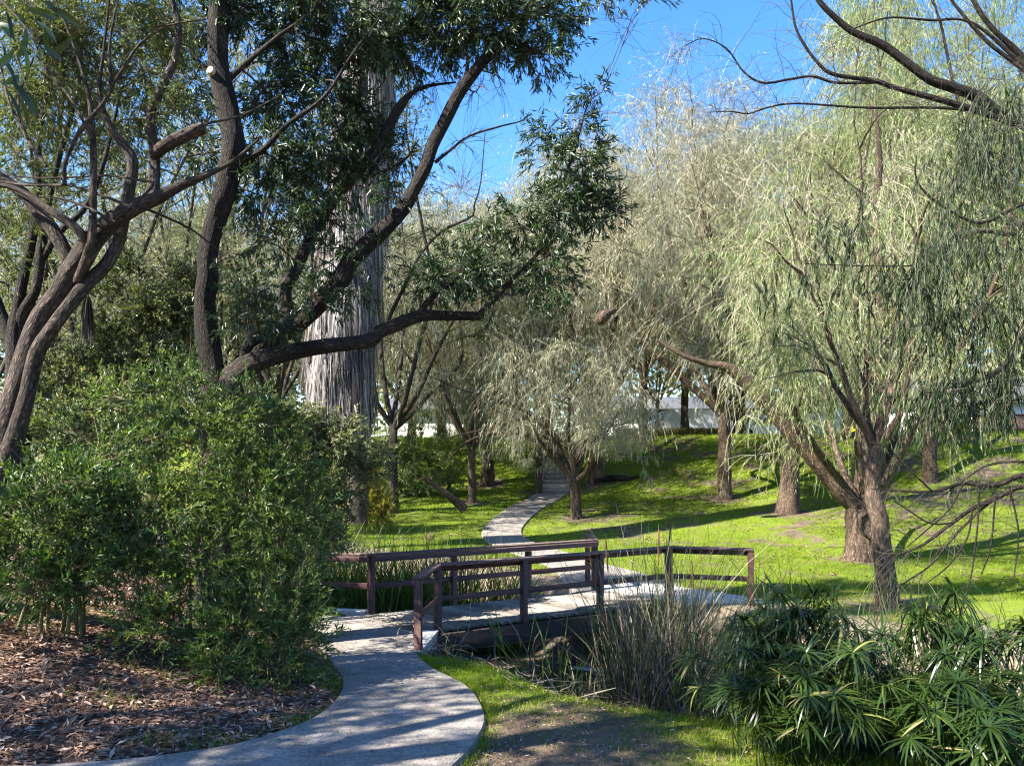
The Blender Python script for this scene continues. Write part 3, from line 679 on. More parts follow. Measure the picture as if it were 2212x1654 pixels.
for (u, v, ru, rv, d, n) in [(1030, 200, 70, 60, 11, 9), (1000, 310, 70, 60, 11, 7), (990, 420, 90, 55, 11, 9), (940, 500, 80, 50, 11, 7), (850, 420, 50, 50, 11.3, 5), (1260, 250, 60, 60, 10.5, 8), (1300, 260, 40, 60, 10.5, 5), (1090, 180, 40, 50, 11, 5), (930, 175, 50, 40, 11.4, 8), (960, 140, 50, 40, 11.3, 6), (1380, 40, 60, 40, 10.5, 5)]:
    F.px(u, v, d, ru, rv, nsub=n, ntw=7, nleaf=0, tl=.45, droop=-.05, tw_r=.003)
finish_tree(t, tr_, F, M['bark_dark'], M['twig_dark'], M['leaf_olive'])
cut = MB(); a = P(466, 166, 10.5); a[1] -= .13
hero_tube(cut, np.array([[a[0], a[1]+.1, a[2], .06], [a[0]-.01, a[1]-.03, a[2]+.005, .055], [a[0]-.013, a[1]-.05, a[2]+.007, .05]]), sides=14, step=.03, rough=.05)
o = cut.build('sawn_knot', M['wood_cut'], t, True)

# ------------------------------------------------------------------ the leaning twin-stemmed tree at the left edge
t = thing('leaning_tree', 'leaning twin-stemmed tree with smooth brown bark at the left edge beside the shrubs', 'tree', (-5.6, 8.1, terrain(-5.6, 8.1)))
tr_ = MB(); F = Foliage(); d0 = 8.2
ht([(-60, 1260, 110, 8.2), (-20, 1090, 84), (4, 993, 70), (20, 909, 60), (44, 825, 50), (62, 757, 45), (88, 690, 44), (118, 649, 44), (150, 598, 46), (175, 560, 48), (200, 520, 44), (236, 483, 40), (287, 449, 36), (337, 429, 27), (388, 402, 21), (439, 381, 14), (500, 350, 8), (560, 300, 5)], d0, sides=26, flare=.2, seed=21, rough=.05)
ht([(-30, 1200, 60, 8.1), (10, 1020, 48, 8.1), (36, 930, 38, 8.1), (57, 858, 32, 8.1), (80, 764, 31, 8.1), (111, 712, 30, 8.1), (145, 665, 29, 8.1), (189, 612, 30, 8.2), (229, 572, 27, 8.3), (256, 520, 26, 8.4), (270, 450, 25, 8.4), (280, 405, 23, 8.4), (287, 348, 22, 8.4), (267, 314, 20, 8.4), (236, 270, 15, 8.4), (215, 200, 10, 8.4), (225, 100, 6, 8.4), (240, -40, 4, 8.4)], d0, sides=20, seed=22, rough=.05)
ht([(155, 590, 30), (142, 545, 29), (111, 493, 28), (78, 456, 27), (51, 418, 26), (0, 381, 22), (-70, 330, 18)], d0, sides=16, seed=23, rough=.05)
ht([(190, 545, 22, 8.1), (180, 512, 20, 8.0), (152, 483, 19, 8.0), (101, 449, 16, 8.0), (50, 415, 12, 8.0), (0, 400, 9, 8.0), (-60, 405, 6, 8)], d0, sides=14, seed=24, rough=.05)
ht([(165, 610, 16, 8.15), (186, 560, 20, 8.05), (199, 510, 17, 8.0), (201, 440, 15, 8.0), (202, 371, 14, 8.0), (199, 270, 12, 8.0), (190, 200, 9, 8.0), (160, 100, 6, 8.), (120, 0, 4, 8.)], d0, sides=14, seed=25, rough=.04)
ht([(140, 400, 9, 7.9), (138, 370, 9, 7.9), (146, 337, 9, 7.9), (175, 280, 9, 7.9), (219, 229, 9, 7.9), (240, 189, 8, 7.9), (236, 125, 7, 7.9), (242, 60, 5, 7.9), (260, -20, 4, 7.9)], d0, sides=10, seed=26, rough=.03)
ht([(238, 192, 7, 7.9), (270, 142, 6, 7.9), (304, 94, 5, 7.9), (364, 56, 4, 7.9), (445, 42, 3, 7.9)], d0, sides=8, seed=27, rough=.03)
ht([(331, 432, 24, 8.6), (334, 337, 22, 8.8), (325, 270, 20, 8.8), (334, 219, 19, 8.8), (364, 162, 17, 8.8), (381, 111, 15, 8.8), (385, 50, 14, 8.8), (371, 0, 12, 8.8), (360, -90, 8, 8.8)], d0, sides=14, seed=28)
ht([(330, 335, 24, 8.7), (360, 312, 27, 8.6), (388, 297, 27, 8.6), (420, 283, 26, 8.6), (440, 276, 25, 8.6)], d0, sides=16, seed=29)
for a_ in ([(135, 400), (60, 400), (0, 392)], [(300, 455), (240, 430), (150, 400), (60, 395), (-10, 360)], [(270, 460), (330, 400), (300, 390), (230, 380), (100, 385), (0, 378)], [(250, 480), (180, 445), (110, 425), (30, 430)],
           [(300, 445), (360, 470), (420, 500), (470, 540)], [(380, 300), (440, 270), (520, 250), (600, 210)], [(100, 360), (60, 300), (40, 220), (70, 130), (110, 40)], [(60, 300), (20, 220), (0, 130)], [(200, 300), (150, 210), (100, 150), (40, 60)]):
    ht([(u, v, 7-5*i/len(a_), 7.8+.15*i) for i, (u, v) in enumerate(a_)], d0, sides=7, seed=30+len(a_), rough=.03)
for (u, v, ru, rv, d, m) in [(80, 90, 110, 90, 8.6, .9), (200, 80, 100, 90, 9, .9), (300, 150, 90, 90, 9, .7), (120, 220, 110, 80, 9, .8), (250, 270, 80, 60, 9, .5), (50, 320, 80, 60, 8.8, .6), (360, 250, 80, 60, 9, .6), (380, 380, 60, 50, 9, .5),
        (340, 60, 90, 80, 9, .8), (160, 330, 80, 50, 9.2, .4), (30, 200, 70, 60, 9, .7), (100, 10, 120, 60, 8.8, .8), (260, 0, 110, 60, 9, .8), (60, 470, 70, 50, 9, .5), (-20, 560, 60, 60, 9, .5)]:
    F.px(u, v, d, ru, rv, nsub=max(3, int(19*m*(ru*rv/5600)**.8)), ntw=7, nleaf=12, L=.08, W=.015, tl=.32, tw_r=.003)
finish_tree(t, tr_, F, M['bark_left'], M['twig_olive'], M['leaf_small'])

# dark multi-stemmed tree behind it, at the frame's edge
t = thing('multi_stem_tree', 'dark multi-stemmed tree behind the leaning trunk at the left edge', 'tree', (-7.2, 11.5, terrain(-7.2, 11.5)))
tr_ = MB(); F = Foliage()
for k_, a_ in enumerate(([(40, 1100, 60), (36, 900, 46), (34, 723, 34), (37, 673, 22), (50, 600, 20), (67, 521, 19), (80, 430, 16), (85, 300, 12), (110, 120, 8), (100, -60, 5)], [(36, 760, 30), (47, 683, 24), (78, 622, 20), (91, 521, 19), (105, 430, 16), (130, 330, 12), (170, 180, 8), (180, 20, 5)], [(34, 760, 28), (17, 710, 24), (0, 669, 22), (-40, 560, 18), (-80, 400, 12)],
            [(91, 560, 14), (130, 500, 13), (190, 440, 11), (230, 330, 8), (260, 200, 5)])):
    ht(a_, 11.5, sides=14, seed=50+k_)
for (u, v, ru, rv, m) in [(60, 250, 120, 120, 1.), (180, 150, 120, 120, 1.), (280, 300, 90, 100, .8), (0, 450, 70, 100, .7), (130, 420, 80, 70, .5), (60, 60, 120, 90, 1.), (300, 80, 110, 100, .9), (230, 420, 70, 50, .4), (20, 620, 60, 60, .5), (110, 600, 50, 50, .3), (400, 180, 90, 110, .8)]:
    F.px(u, v, 12.3, ru, rv, nsub=max(3, int(18*m*(ru*rv/5600)**.8)), ntw=7, nleaf=12, L=.09, W=.02, tl=.36, tw_r=.0035)
finish_tree(t, tr_, F, M['bark_dark'], M['twig_dark'], M['leaf_small'])

# ------------------------------------------------------------------ generic tall trees and weeping willows
def tall_tree(name, label, base, H, spread, r0, seed, leaf, twig, bark, hf=.25, n1=6, n2=9, n3=5, nstrand=6, slen=(1., 2.6), g=-.35, nleaf=22, L=.2, W=.035, lean=(0, 0), trunk_pts=None,
              limbs_px=None, leafdir=-.8, ribbon=.007, limb_up=.06, group=None, low=1.5, crown_flat=1.0, l2up=-.02, noise=.10):
    global rng
    keep = rng; rng = np.random.default_rng(seed)
    base = np.asarray(base, float)
    t = thing(name, label, 'tree', base-[0, 0, .05], group); tr_ = MB(); tw, lf = MB(), MB()
    fz = H*hf
    if trunk_pts is None:
        fork = base+[lean[0]*fz, lean[1]*fz, fz]
        trunk_pts = np.array([[*(base-[0, 0, .4]), r0*1.15], [*(base+[0, 0, .1]), r0*1.05], [*(base*.5+fork*.5+rng.normal(0, .06, 3)), r0*.9], [*fork, r0*.85]])
    fork = trunk_pts[-1, :3]
    hero_tube(tr_, trunk_pts, sides=14, step=.12, rough=.16, flare=.3, seed=seed % 50, lump=.08)
    lim = []
    az = rng.random()*6.28+np.arange(n1)*2*np.pi/n1+rng.normal(0, .25, n1)
    tiltv = .35+.75*rng.random(n1)
    D0 = np.stack([np.cos(az)*tiltv, np.sin(az)*tiltv, np.ones(n1)], -1)
    LL = (H-fz)*(.72+.33*rng.random(n1))*np.where(tiltv > .8, .85, 1.05)
    C1 = curves(fork-[0, 0, .15]+rng.normal(0, .04, (n1, 3)), D0, LL, 12, limb_up, noise)
    # keep limbs inside the spread
    off = C1-fork; hr = np.linalg.norm(off[..., :2], axis=-1, keepdims=True); sc_ = np.minimum(1, spread*.8/np.maximum(hr, 1e-3)); C1 = np.concatenate([fork[:2]+off[..., :2]*sc_, C1[..., 2:]], -1)
    R1 = r0*.52*(np.linspace(1, .07, 12)[None]**.85)*np.ones((n1, 1))
    batch_tubes(tr_, C1, R1, 8)
    if limbs_px is not None:
        for S_ in limbs_px: hero_tube(tr_, S_, sides=14, step=.12, rough=.12, seed=3)
    p, d, tt = along(C1, n2, .22, 1.0); out = nrm((p-fork)*[1, 1, .15]+1e-6)
    d2 = nrm(d*.55+out*.55+rdir(len(p))*.6+[0, 0, .25]); L2 = spread*.55*(.55+.7*rng.random(len(p)))
    C2 = curves(p, d2, L2, 8, l2up, .16)
    batch_tubes(tr_, C2, (.018+.016*rng.random((len(p), 1)))*np.linspace(1, .25, 8), 4)
    p, d, _ = along(C2, n3, .25, 1.0)
    d3 = nrm(d*.6+rdir(len(p))*.75+[0, 0, .2]); C3 = curves(p, d3, spread*.22*(.6+.8*rng.random(len(p))), 6, -.05, .2)
    batch_tubes(tw, C3[:, ::2], np.full((len(p), 1), .008)*np.linspace(1, .5, 3), 3)
    p, d, _ = along(C3, nstrand, .2, 1.0); n = len(p)
    ln = slen[0]+(slen[1]-slen[0])*rng.random(n)
    ln = np.minimum(ln, np.clip((p[:, 2]-terrain(p[:, 0], p[:, 1], False)-low)*1.05, .25, 9))
    C4 = curves(p, nrm(d*.5+rdir(n)*.6+[0, 0, .1]), ln, 7, g, .13)
    gz = terrain(C4[..., 0], C4[..., 1], False)+.3
    C4[..., 2] = np.maximum(C4[..., 2], gz+.3*rng.random((n, 1)))
    add_ribbons(tw, C4[:, ::2], np.full((n, 4), ribbon)*np.linspace(1.2, .6, 4))
    if nleaf:
        q, e, _ = along(C4, int(nleaf*1.7), .08, 1.0); m = len(q)
        add_tri_leaves(lf, q, nrm(e*.5+rdir(m)*.45+[0, 0, leafdir]), rdir(m), L*.85*(.6+.8*rng.random(m)), W*.85*(.6+.8*rng.random(m)))
    tr_.build('trunk', bark, t, True); tw.build('branches', twig, t, kind='stuff')
    if lf.n: lf.build('crown', leaf, t, kind='stuff')
    rng = keep
    return t
def base_px(u, v): return on_ground(u, v, 12, 58)
def top_h(u, d, vt, bz): return CAMZ-(vt-HOR)/FPX*d-bz
WIL = dict(leaf=M['leaf_willow'], twig=M['twig_pale'], bark=M['bark_willow'])
GRP = 'weeping willows on the far bank'
# weeping tree in the middle, its arching limbs reaching left over the path
b = base_px(1245, 1120); dm = b[1]
arcs = [limb_px(a_, dm) for a_ in ([(1238, 1030, 20), (1218, 1008, 18), (1193, 984, 15), (1177, 963, 13), (1147, 942, 10), (1106, 934, 9), (1066, 937, 8), (1035, 943, 7), (1005, 957, 6), (985, 975, 4), (960, 1000, 3)],
        [(1222, 1010, 16), (1199, 951, 15), (1180, 922, 14), (1159, 904, 13), (1126, 882, 11), (1086, 866, 9), (1056, 854, 8), (1020, 846, 7), (987, 836, 6), (930, 813, 3)], [(1225, 1010, 18), (1197, 957, 14), (1187, 907, 12), (1183, 856, 10), (1195, 800, 8), (1180, 740, 5)],
        [(1244, 1010, 14), (1258, 982, 13), (1270, 965, 11), (1290, 948, 10), (1330, 900, 7), (1400, 860, 5), (1460, 840, 3)], [(1160, 905, 7), (1110, 905, 6), (1060, 925, 5), (1010, 935, 4), (950, 950, 2)])]
tall_tree('weeping_tree', 'weeping tree with arching limbs standing on the lawn right of the far path', b, top_h(1245, dm, 700, b[2]), 3.3, .2, 101, hf=.33, low=2.3, n1=7, n2=8, n3=4, nstrand=13, slen=(.8, 2.0), g=-.3, nleaf=7, L=.17, W=.022,
          trunk_pts=np.vstack([[*(b-[0, 0, .3]), .23], [*b, .21], *limb_px([(1243, 1070, 23), (1238, 1030, 25)], dm)]), limbs_px=arcs, **WIL)
specs = [  # u, v base, top v, spread, r0, seed, overrides, label
    (1565, 1078, 120, 4.6, .27, 102, dict(nleaf=5, L=.19, W=.024, nstrand=15, n1=9, slen=(.8, 2.0), g=-.14, ribbon=.013, limb_up=.05), 'tall half-bare willow with a straight brown trunk in the middle of the bank'),
    (1702, 1108, 130, 4.4, .36, 103, dict(nleaf=7, L=.19, W=.024, nstrand=13, n1=8, slen=(.9, 2.4), g=-.2, ribbon=.012), 'willow with a broad dark trunk behind the leaning broken willow'),
    (1287, 1042, 260, 4.4, .33, 104, dict(nleaf=9, nstrand=13, slen=(.9, 2.4), g=-.25, L=.2, W=.028), 'stout dark willow standing right beside the wooden steps'),
    (1019, 1085, 480, 3.8, .17, 105, dict(nleaf=10, nstrand=11, L=.2, W=.028), 'slim willow with a reddish trunk nearest the steps on the left lawn'),
    (1052, 1047, 470, 4.4, .30, 106, dict(nleaf=10, nstrand=11, L=.2, W=.028), 'thick pale-barked willow behind the slim one left of the path'),
    (1163, 1066, 520, 3.2, .17, 107, dict(nleaf=10, nstrand=11, L=.2, W=.028), 'thin straight willow just left of the foot of the steps'),
]
for (u, v, vt, sp, r0, seed, ov, lab) in specs:
    b = base_px(u, v); kw = dict(WIL); kw.update(ov)
    tall_tree('weeping_willow', lab, b, top_h(u, b[1], vt, b[2]), sp, r0, seed, group=GRP, hf=.2, **kw)
FAR, SHARE = {}, {112: 111, 113: 111, **{k: (111, 114, 116, 111, 114, 116, 111, 114, 116, 111)[k % 10] for k in range(140, 160)}, 117: 116, 118: 114, 115: 116, 119: 111, 125: 114}
for (u, d, vt, sp, seed, ov, lab) in [
    (890, 40, 478, 5.0, 111, dict(), 'bushy willow at the back behind the palm trunk'),
    (1010, 50, 462, 5.5, 112, dict(), 'far willow at the top of the bank left of the steps'),
    (1180, 49, 450, 5.5, 113, dict(), 'far willow at the top of the bank behind the steps'),
    (1390, 41, 230, 4.8, 114, dict(nleaf=6, ribbon=.013, g=-.15, nstrand=16), 'tall twiggy willow rising behind the stout dark willow'),
    (2010, 30, -60, 4.8, 116, dict(leaf=M['leaf_willow_green'], nstrand=14, nleaf=12), 'tallest bright green willow on the right of the bank'),
    (1830, 36, 90, 4.8, 115, dict(leaf=M['leaf_willow_green']), 'tall leafy willow behind the two crossed trunks'),
    (2330, 33, -120, 5.2, 117, dict(leaf=M['leaf_willow_green'], nstrand=7), 'tall green willow past the right edge, its crown reaching into the frame'),
    (1600, 48, 260, 5.0, 118, dict(nleaf=14), 'distant willow behind the half-bare one'),
    (730, 47, 500, 5.5, 119, dict(), 'far willow at the top of the bank left of the palm'),
    (1090, 44, 500, 5.5, 140, dict(), 'pale willow directly above the foot of the steps'),
    (955, 45, 490, 5.5, 143, dict(), 'pale willow between the palm and the far path'),
    (1290, 47, 330, 5.5, 141, dict(), 'pale willow just right of the top of the steps'),
    (1480, 45, 330, 5.5, 144, dict(), 'pale willow overhanging the low hedge'),
    (1720, 45, 250, 5.5, 147, dict(), 'pale willow screening the white car'),
    (1900, 43, 110, 5.5, 142, dict(), 'green willow screening the blue garage'),
    (2030, 43, 90, 5.5, 145, dict(), 'green willow screening the left end of the orange fence'),
    (2420, 41, 0, 5.5, 148, dict(), 'green willow past the right edge before the fence'),
    (1420, 43.2, 600, 5.5, 155, dict(), 'small pale willow on the crest in front of the white van'),
    (1590, 43.6, 580, 5.5, 156, dict(), 'small pale willow on the crest left of the white car'),
    (1790, 42.8, 590, 5.5, 157, dict(), 'small willow on the crest before the blue garage'),
    (2170, 38, -150, 5.5, 152, dict(), 'tall green willow filling the top right corner behind the near boughs'),
    (590, 48, 480, 5.5, 150, dict(), 'pale willow far behind the fork of the dark evergreen'),
    (430, 46, 430, 5.5, 151, dict(), 'pale willow far behind the thicket, right of the thin stems'),
    (270, 46, 420, 5.5, 153, dict(), 'pale willow far behind the thicket, above the hanging dry frond'),
    (90, 44, 400, 5.5, 154, dict(), 'pale willow far behind the leaning trunk'),
]:
    x = (u-CX)/FPX*d; b = np.array([x, d, float(terrain(x, d))])
    if seed in SHARE:
        src, H0 = FAR[SHARE[seed]]; c_ = copy_tree(src); c_.location = b-[0, 0, .05]; c_['label'] = lab; k_ = top_h(u, d, vt, b[2])/H0
        c_.scale = (k_, k_, k_); c_.rotation_euler = (0, 0, seed*2.1); continue
    kw = dict(WIL); kw.update(dict(nleaf=11, nstrand=14, L=.21, W=.032)); kw.update(ov)
    FAR[seed] = (tall_tree('weeping_willow', lab, b, top_h(u, d, vt, b[2]), sp, .26, seed, group=GRP, hf=.2, **kw), top_h(u, d, vt, b[2]))

# the two crossed trunks on the right: hollow broken willow with a leaning limb, and the slimmer trunk in front
b = base_px(1864, 1208); dw = b[1]
lean_l = limb_px([(1866, 1118, 34), (1845, 1090, 36), (1815, 1058, 36), (1780, 1018, 36), (1745, 975, 37), (1712, 940, 37), (1680, 900, 34), (1650, 868, 32), (1615, 830, 28), (1575, 795, 22), (1530, 785, 15), (1480, 770, 10), (1420, 735, 6)], dw)
up_l = limb_px([(1870, 1110, 60), (1880, 1030, 62), (1880, 960, 56), (1885, 880, 46), (1900, 780, 36), (1905, 650, 28), (1890, 500, 20), (1900, 350, 12), (1890, 220, 6)], dw+.2)
sd_l = limb_px([(1895, 1080, 26), (1925, 1010, 26), (1950, 960, 24), (1990, 900, 18), (2030, 800, 12)], dw+.3)
t = tall_tree('broken_willow', 'old willow with a hollow broken trunk and a thick limb leaning far left', b, top_h(1880, dw, 150, b[2]), 4.2, .22, 120, hf=.14, n1=5, n2=11, n3=4, nstrand=11, nleaf=9, L=.16, W=.022, slen=(.8, 2.2), g=-.28,
          trunk_pts=np.vstack([[*(b-[0, 0, .3]), .46], *limb_px([(1864, 1208, 78), (1864, 1150, 72), (1868, 1100, 70)], dw)]), limbs_px=[lean_l, up_l, sd_l], leaf=M['leaf_willow_green'], twig=M['twig_pale'], bark=M['bark_willow'], group=GRP)
hol = MB(); c = P(1857, 1132, dw); c[1] -= .44
ang = np.arange(18)*2*np.pi/18; rr = .8+.4*hash2(np.arange(18)*3.1, 0)
def rg(a_, b_, dy): return c+np.stack([np.cos(ang)*a_*rr, 0*ang+dy, np.sin(ang)*b_*rr], -1)
i = np.arange(18); j = (i+1) % 18
V = np.vstack([rg(.27, .36, .12), rg(.21, .30, -.03), rg(.16, .24, .0), rg(.11, .18, .10), [c+[0, .12, 0]]])
q4 = lambda a_: np.stack([a_+i, a_+j, a_+18+j, a_+18+i], -1)
hol.add(V, np.vstack([q4(0), q4(18)]), rnd=np.full(len(V), .5)); n0 = 0
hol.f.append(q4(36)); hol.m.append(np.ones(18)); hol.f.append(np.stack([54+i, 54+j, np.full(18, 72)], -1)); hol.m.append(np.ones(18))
hol.build('hollow', [M['bark_willow'], M['black']], t, True)  # cavity faces are black: the shade inside the hollow is put into the colour
b = base_px(1921, 1308); dw = b[1]
sl = limb_px([(1921, 1345, 50), (1920, 1306, 44), (1912, 1240, 42), (1905, 1180, 40), (1900, 1120, 38), (1888, 1080, 34), (1885, 1020, 30), (1895, 950, 26), (1920, 860, 20), (1950, 760, 14), (1975, 640, 9), (1990, 520, 5)], dw)
tall_tree('weeping_willow', 'slim willow trunk in front of the hollow one, nearest the creek', b, top_h(1921, dw, 520, b[2]), 2.4, .14, 121, hf=.45, n1=5, n2=6, n3=4, nstrand=5, nleaf=12, L=.13, W=.016, slen=(.6, 1.5), g=-.35, group=GRP,
          trunk_pts=sl[:8], limbs_px=[sl[7:]], leaf=M['leaf_willow_green'], twig=M['twig_pale'], bark=M['bark_willow'])

# broadleaf trees closing the view on the left
BR = dict(leaf=M['leaf_small'], twig=M['twig_dark'], bark=M['bark_far'], g=-.05, leafdir=-.2, slen=(.3, .8), L=.11, W=.035, nleaf=15, ribbon=.01, hf=.2, n1=7, n2=9, n3=6, nstrand=6, limb_up=.05)
SHARE2, FARS = {133: 132, 135: 134, 137: 131, 138: 131, 139: 132}, {}
for (u, d, H, sp, seed, ov, lab) in [
    (60, 27, 19, 6.0, 131, dict(L=.13, W=.035, nleaf=10, leaf=M['leaf_pale'], twig=M['twig_pale']), 'tall small-leaved tree behind the leaning trunk at far left'),
    (330, 30, 21, 6.5, 132, dict(L=.14, W=.035, nleaf=10, leaf=M['leaf_pale'], twig=M['twig_pale']), 'tall small-leaved tree between the two near trunks'),
    (600, 29, 20, 5.0, 133, dict(L=.16, W=.05), 'tall leafy tree rising behind the forked evergreen'),
    (250, 36, 12, 6.0, 134, dict(L=.17, W=.055, leaf=M['leaf_willow'], twig=M['twig_pale']), 'pale low tree far behind the left shrubs'),
    (560, 37, 12, 6.0, 135, dict(L=.17, W=.055, leaf=M['leaf_willow'], twig=M['twig_pale']), 'pale low tree far behind the forked trunk'),
    (850, 30, 17, 4.2, 136, dict(n2=7, n3=5), 'tall thin-crowned tree behind the palm'),
    (-60, 21, 12, 4.5, 137, dict(), 'leafy tree past the left edge behind the stems'),
    (190, 24, 17, 5.0, 138, dict(), 'tall small-leaved tree seen between the stems of the leaning tree'),
    (460, 33, 21, 6.0, 139, dict(), 'tall small-leaved tree directly behind the upright stem of the fork')]:
    x = (u-CX)/FPX*d; b = np.array([x, d, float(terrain(x, d))])
    if seed in SHARE2:
        src, H0 = FAR[SHARE2[seed]]; c_ = copy_tree(src); c_.location = b-[0, 0, .05]; c_['label'] = lab; c_.scale = (sp/FARS[SHARE2[seed]], sp/FARS[SHARE2[seed]], H/H0); c_.rotation_euler = (0, 0, seed*2.1); continue
    kw = dict(BR); kw.update(ov); FARS[seed] = sp
    FAR[seed] = tall_tree('broadleaf_tree', lab, b, H, sp, .2, seed, group='trees closing the view on the left', **kw), H

# ------------------------------------------------------------------ palm with its skirt of dead fronds
dp = 22.0
t = thing('fan_palm', 'tall palm trunk wrapped in a pale shaggy skirt of dead fronds', 'palm tree', (P(770, 986, dp)[0], dp, float(terrain(P(770, 986, dp)[0], dp))-.05))
axis_px = limb_px([(772, 1130, 45), (772, 1000, 45), (770, 880, 45), (765, 700, 46), (770, 500, 46), (782, 300, 44), (800, 100, 42), (815, -60, 40), (822, -150, 34)], dp)
tr_ = MB(); hero_tube(tr_, axis_px, sides=16, step=.2, rough=.06, seed=7); tr_.build('trunk', M['bark_far'], t, True)
S = spline(axis_px, .05)
prof = np.array([(1000, 26), (905, 30), (880, 44), (850, 62), (800, 70), (740, 69), (700, 68), (600, 63), (500, 61), (400, 60), (300, 57), (150, 52), (0, 48), (-120, 46)], float)
sk = MB(); n = 26000
k = rng.integers(0, len(S), n); c = S[k, :3]; vv = HOR-(c[:, 2]-CAMZ)*FPX/dp
ok = vv < 900; c, vv = c[ok], vv[ok]; n = len(c)
th = rng.random(n)*2*np.pi; R = np.interp(vv, prof[::-1, 0], prof[::-1, 1])/FPX*dp*(.82+.24*rng.random(n))*(1+.10*np.sin(th*5+vv*.03)+.06*np.sin(th*9-vv*.05))
oc = np.stack([np.cos(th), np.sin(th), 0*th], -1)
shift = np.interp(vv, [-100, 400, 700, 800, 900], [0, 0, -22, -36, -10])/FPX*dp; c[:, 0] += shift
ln = .5+.9*rng.random(n); s5 = np.linspace(0, 1, 3)
C = c[:, None]+oc[:, None]*(R[:, None]*(1+.06*s5[None]))[..., None]+np.stack([0*ln[:, None]*s5, 0*ln[:, None]*s5, -ln[:, None]*s5], -1)+np.cumsum(rng.normal(0, .03, (n, 3, 3)), 1)
side = np.stack([-np.sin(th), np.cos(th), 0*th], -1)+rng.normal(0, .35, (n, 3))
pat = fbm(th*2.2+20, vv*.02+9, 71)*.75+.45*rng.random(n)-.1
add_ribbons(sk, C, (.010+.026*rng.random((n, 1))**1.5)*np.array([1, 1, .2]), S=side, rnd=np.clip(pat, 0, 1))
sk.build('dead_frond_skirt', M['skirt'], t, kind='stuff')
fm = MB(); nl = 26
for k in range(nl):
    a = (k/(nl-1)-.5)*4.2; l = .9*(1-.12*abs(a))
    dirv = np.array([math.cos(a), math.sin(a), 0]); pts = np.array([[1.0, 0, 0]])+dirv*np.array([[0], [.4], [.75], [1.0]])*l+np.array([[0, 0, 0], [0, 0, .02], [0, 0, -.08], [0, 0, -.3]])
    add_ribbons(fm, pts[None], np.array([[.03, .06, .045, .005]]), S=np.array([[-math.sin(a), math.cos(a), 0]]))
batch_tubes(fm, np.array([[[0, 0, 0], [.5, 0, .06], [1.02, 0, 0]]]), np.array([[.03, .022, .015]]), 5)
fr_mesh = fm.mesh('frond', M['leaf_shrub'])
top = axis_px[-1, :3]
for k in range(30):
    o = bpy.data.objects.new('frond', fr_mesh); COL.objects.link(o); o.parent = t
    o.location = [float(q) for q in top-np.array(t.location)]; o.rotation_euler = (0, math.radians(70-150*((k*7) % 30)/30)*-1, k*2.4)
dm_ = MB(); c = P(190, 640, 9.6); n = 160
th = rng.random(n)*2*np.pi; s5 = np.linspace(0, 1, 5)
C = c+np.stack([np.cos(th)[:, None]*(.01+.09*np.sqrt(s5)*rng.random((n, 1))), np.sin(th)[:, None]*(.01+.09*np.sqrt(s5)*rng.random((n, 1))), -np.outer(.25+.4*rng.random(n), s5)], -1)
add_ribbons(dm_, C, .012*np.array([1, 1.2, 1, .8, .3])*np.ones((n, 1)))
hk = thing('dead_frond', 'dark dried frond hanging like a mop beside the leaning trunk', 'dead frond', c)
dm_.build('leaflets', M['twig_dark'], hk, kind='stuff')
sm = MB(); batch_tubes(sm, np.array([[c+[0, 0, .45], c+[.02, 0, .2], c]]), np.array([[.006, .008, .012]]), 5); sm.build('stalk', M['twig_dark'], hk)

# ------------------------------------------------------------------ near willow on the right: only its boughs reach into the frame
t = thing('near_willow', 'near willow whose dark drooping boughs reach in from the right edge', 'tree', (6.6, 8.0, terrain(6.6, 8.0)))
tr_ = MB(); F = Foliage(); d0 = 8.0
ht([(2490, 1520, 110, 8.), (2480, 1300, 90, 8.), (2460, 1000, 78, 8.), (2440, 700, 64, 8.), (2410, 450, 52, 8.), (2330, 330, 38, 8.), (2212, 268, 27), (2150, 240, 24), (2109, 209, 22), (2060, 190, 21), (2008, 172, 19), (1957, 135, 17), (1907, 98, 16), (1846, 71, 14), (1806, 40, 11), (1768, 0, 10), (1740, -60, 6)], sides=16, seed=61, step=.08)
ht([(2230, 280, 20), (2143, 250, 15), (2042, 219, 13), (1940, 192, 11), (1890, 175, 10), (1805, 162, 8), (1772, 142, 7), (1738, 98, 6), (1718, 57, 5), (1709, 0, 4), (1700, -50, 3)], sides=10, seed=62, rough=.04)
ht([(1890, 178, 7), (1805, 179, 6), (1755, 165, 6), (1704, 172, 5.5), (1647, 179, 5), (1606, 155, 4), (1569, 105, 3), (1519, 84, 2.2), (1475, 101, 1.5)], sides=7, seed=63, rough=.03)
ht([(2200, 262, 9), (2126, 243, 6.5), (2025, 233, 6), (1873, 233, 5), (1721, 224, 4), (1657, 233, 3.5), (1616, 246, 3), (1579, 241, 2.5), (1525, 243, 1.5)], sides=7, seed=64, rough=.03)
ht([(2220, 150, 10), (2102, 51, 6), (2008, 44, 5), (1917, 39, 4), (1839, 64, 3)], sides=7, seed=65, rough=.03)
ht([(2400, 420, 30), (2300, 240, 20), (2212, 128, 14), (2143, 61, 11), (2102, 0, 9), (2070, -80, 5)], sides=10, seed=66)
ht([(2260, 190, 12), (2194, 138, 9), (2126, 84, 8), (2055, 0, 6), (2020, -60, 4)], sides=8, seed=67)
ht([(2420, 560, 30), (2300, 420, 16), (2212, 440, 9), (2140, 476, 7), (2092, 476, 6), (2008, 425, 5), (1978, 381, 4), (1981, 337, 2)], sides=8, seed=68)
ht([(2430, 700, 34), (2320, 560, 22), (2212, 483, 14), (2190, 506, 11), (2109, 500, 8), (2050, 540, 6), (1990, 570, 4), (1900, 575, 3), (1740, 570, 2)], sides=8, seed=69)
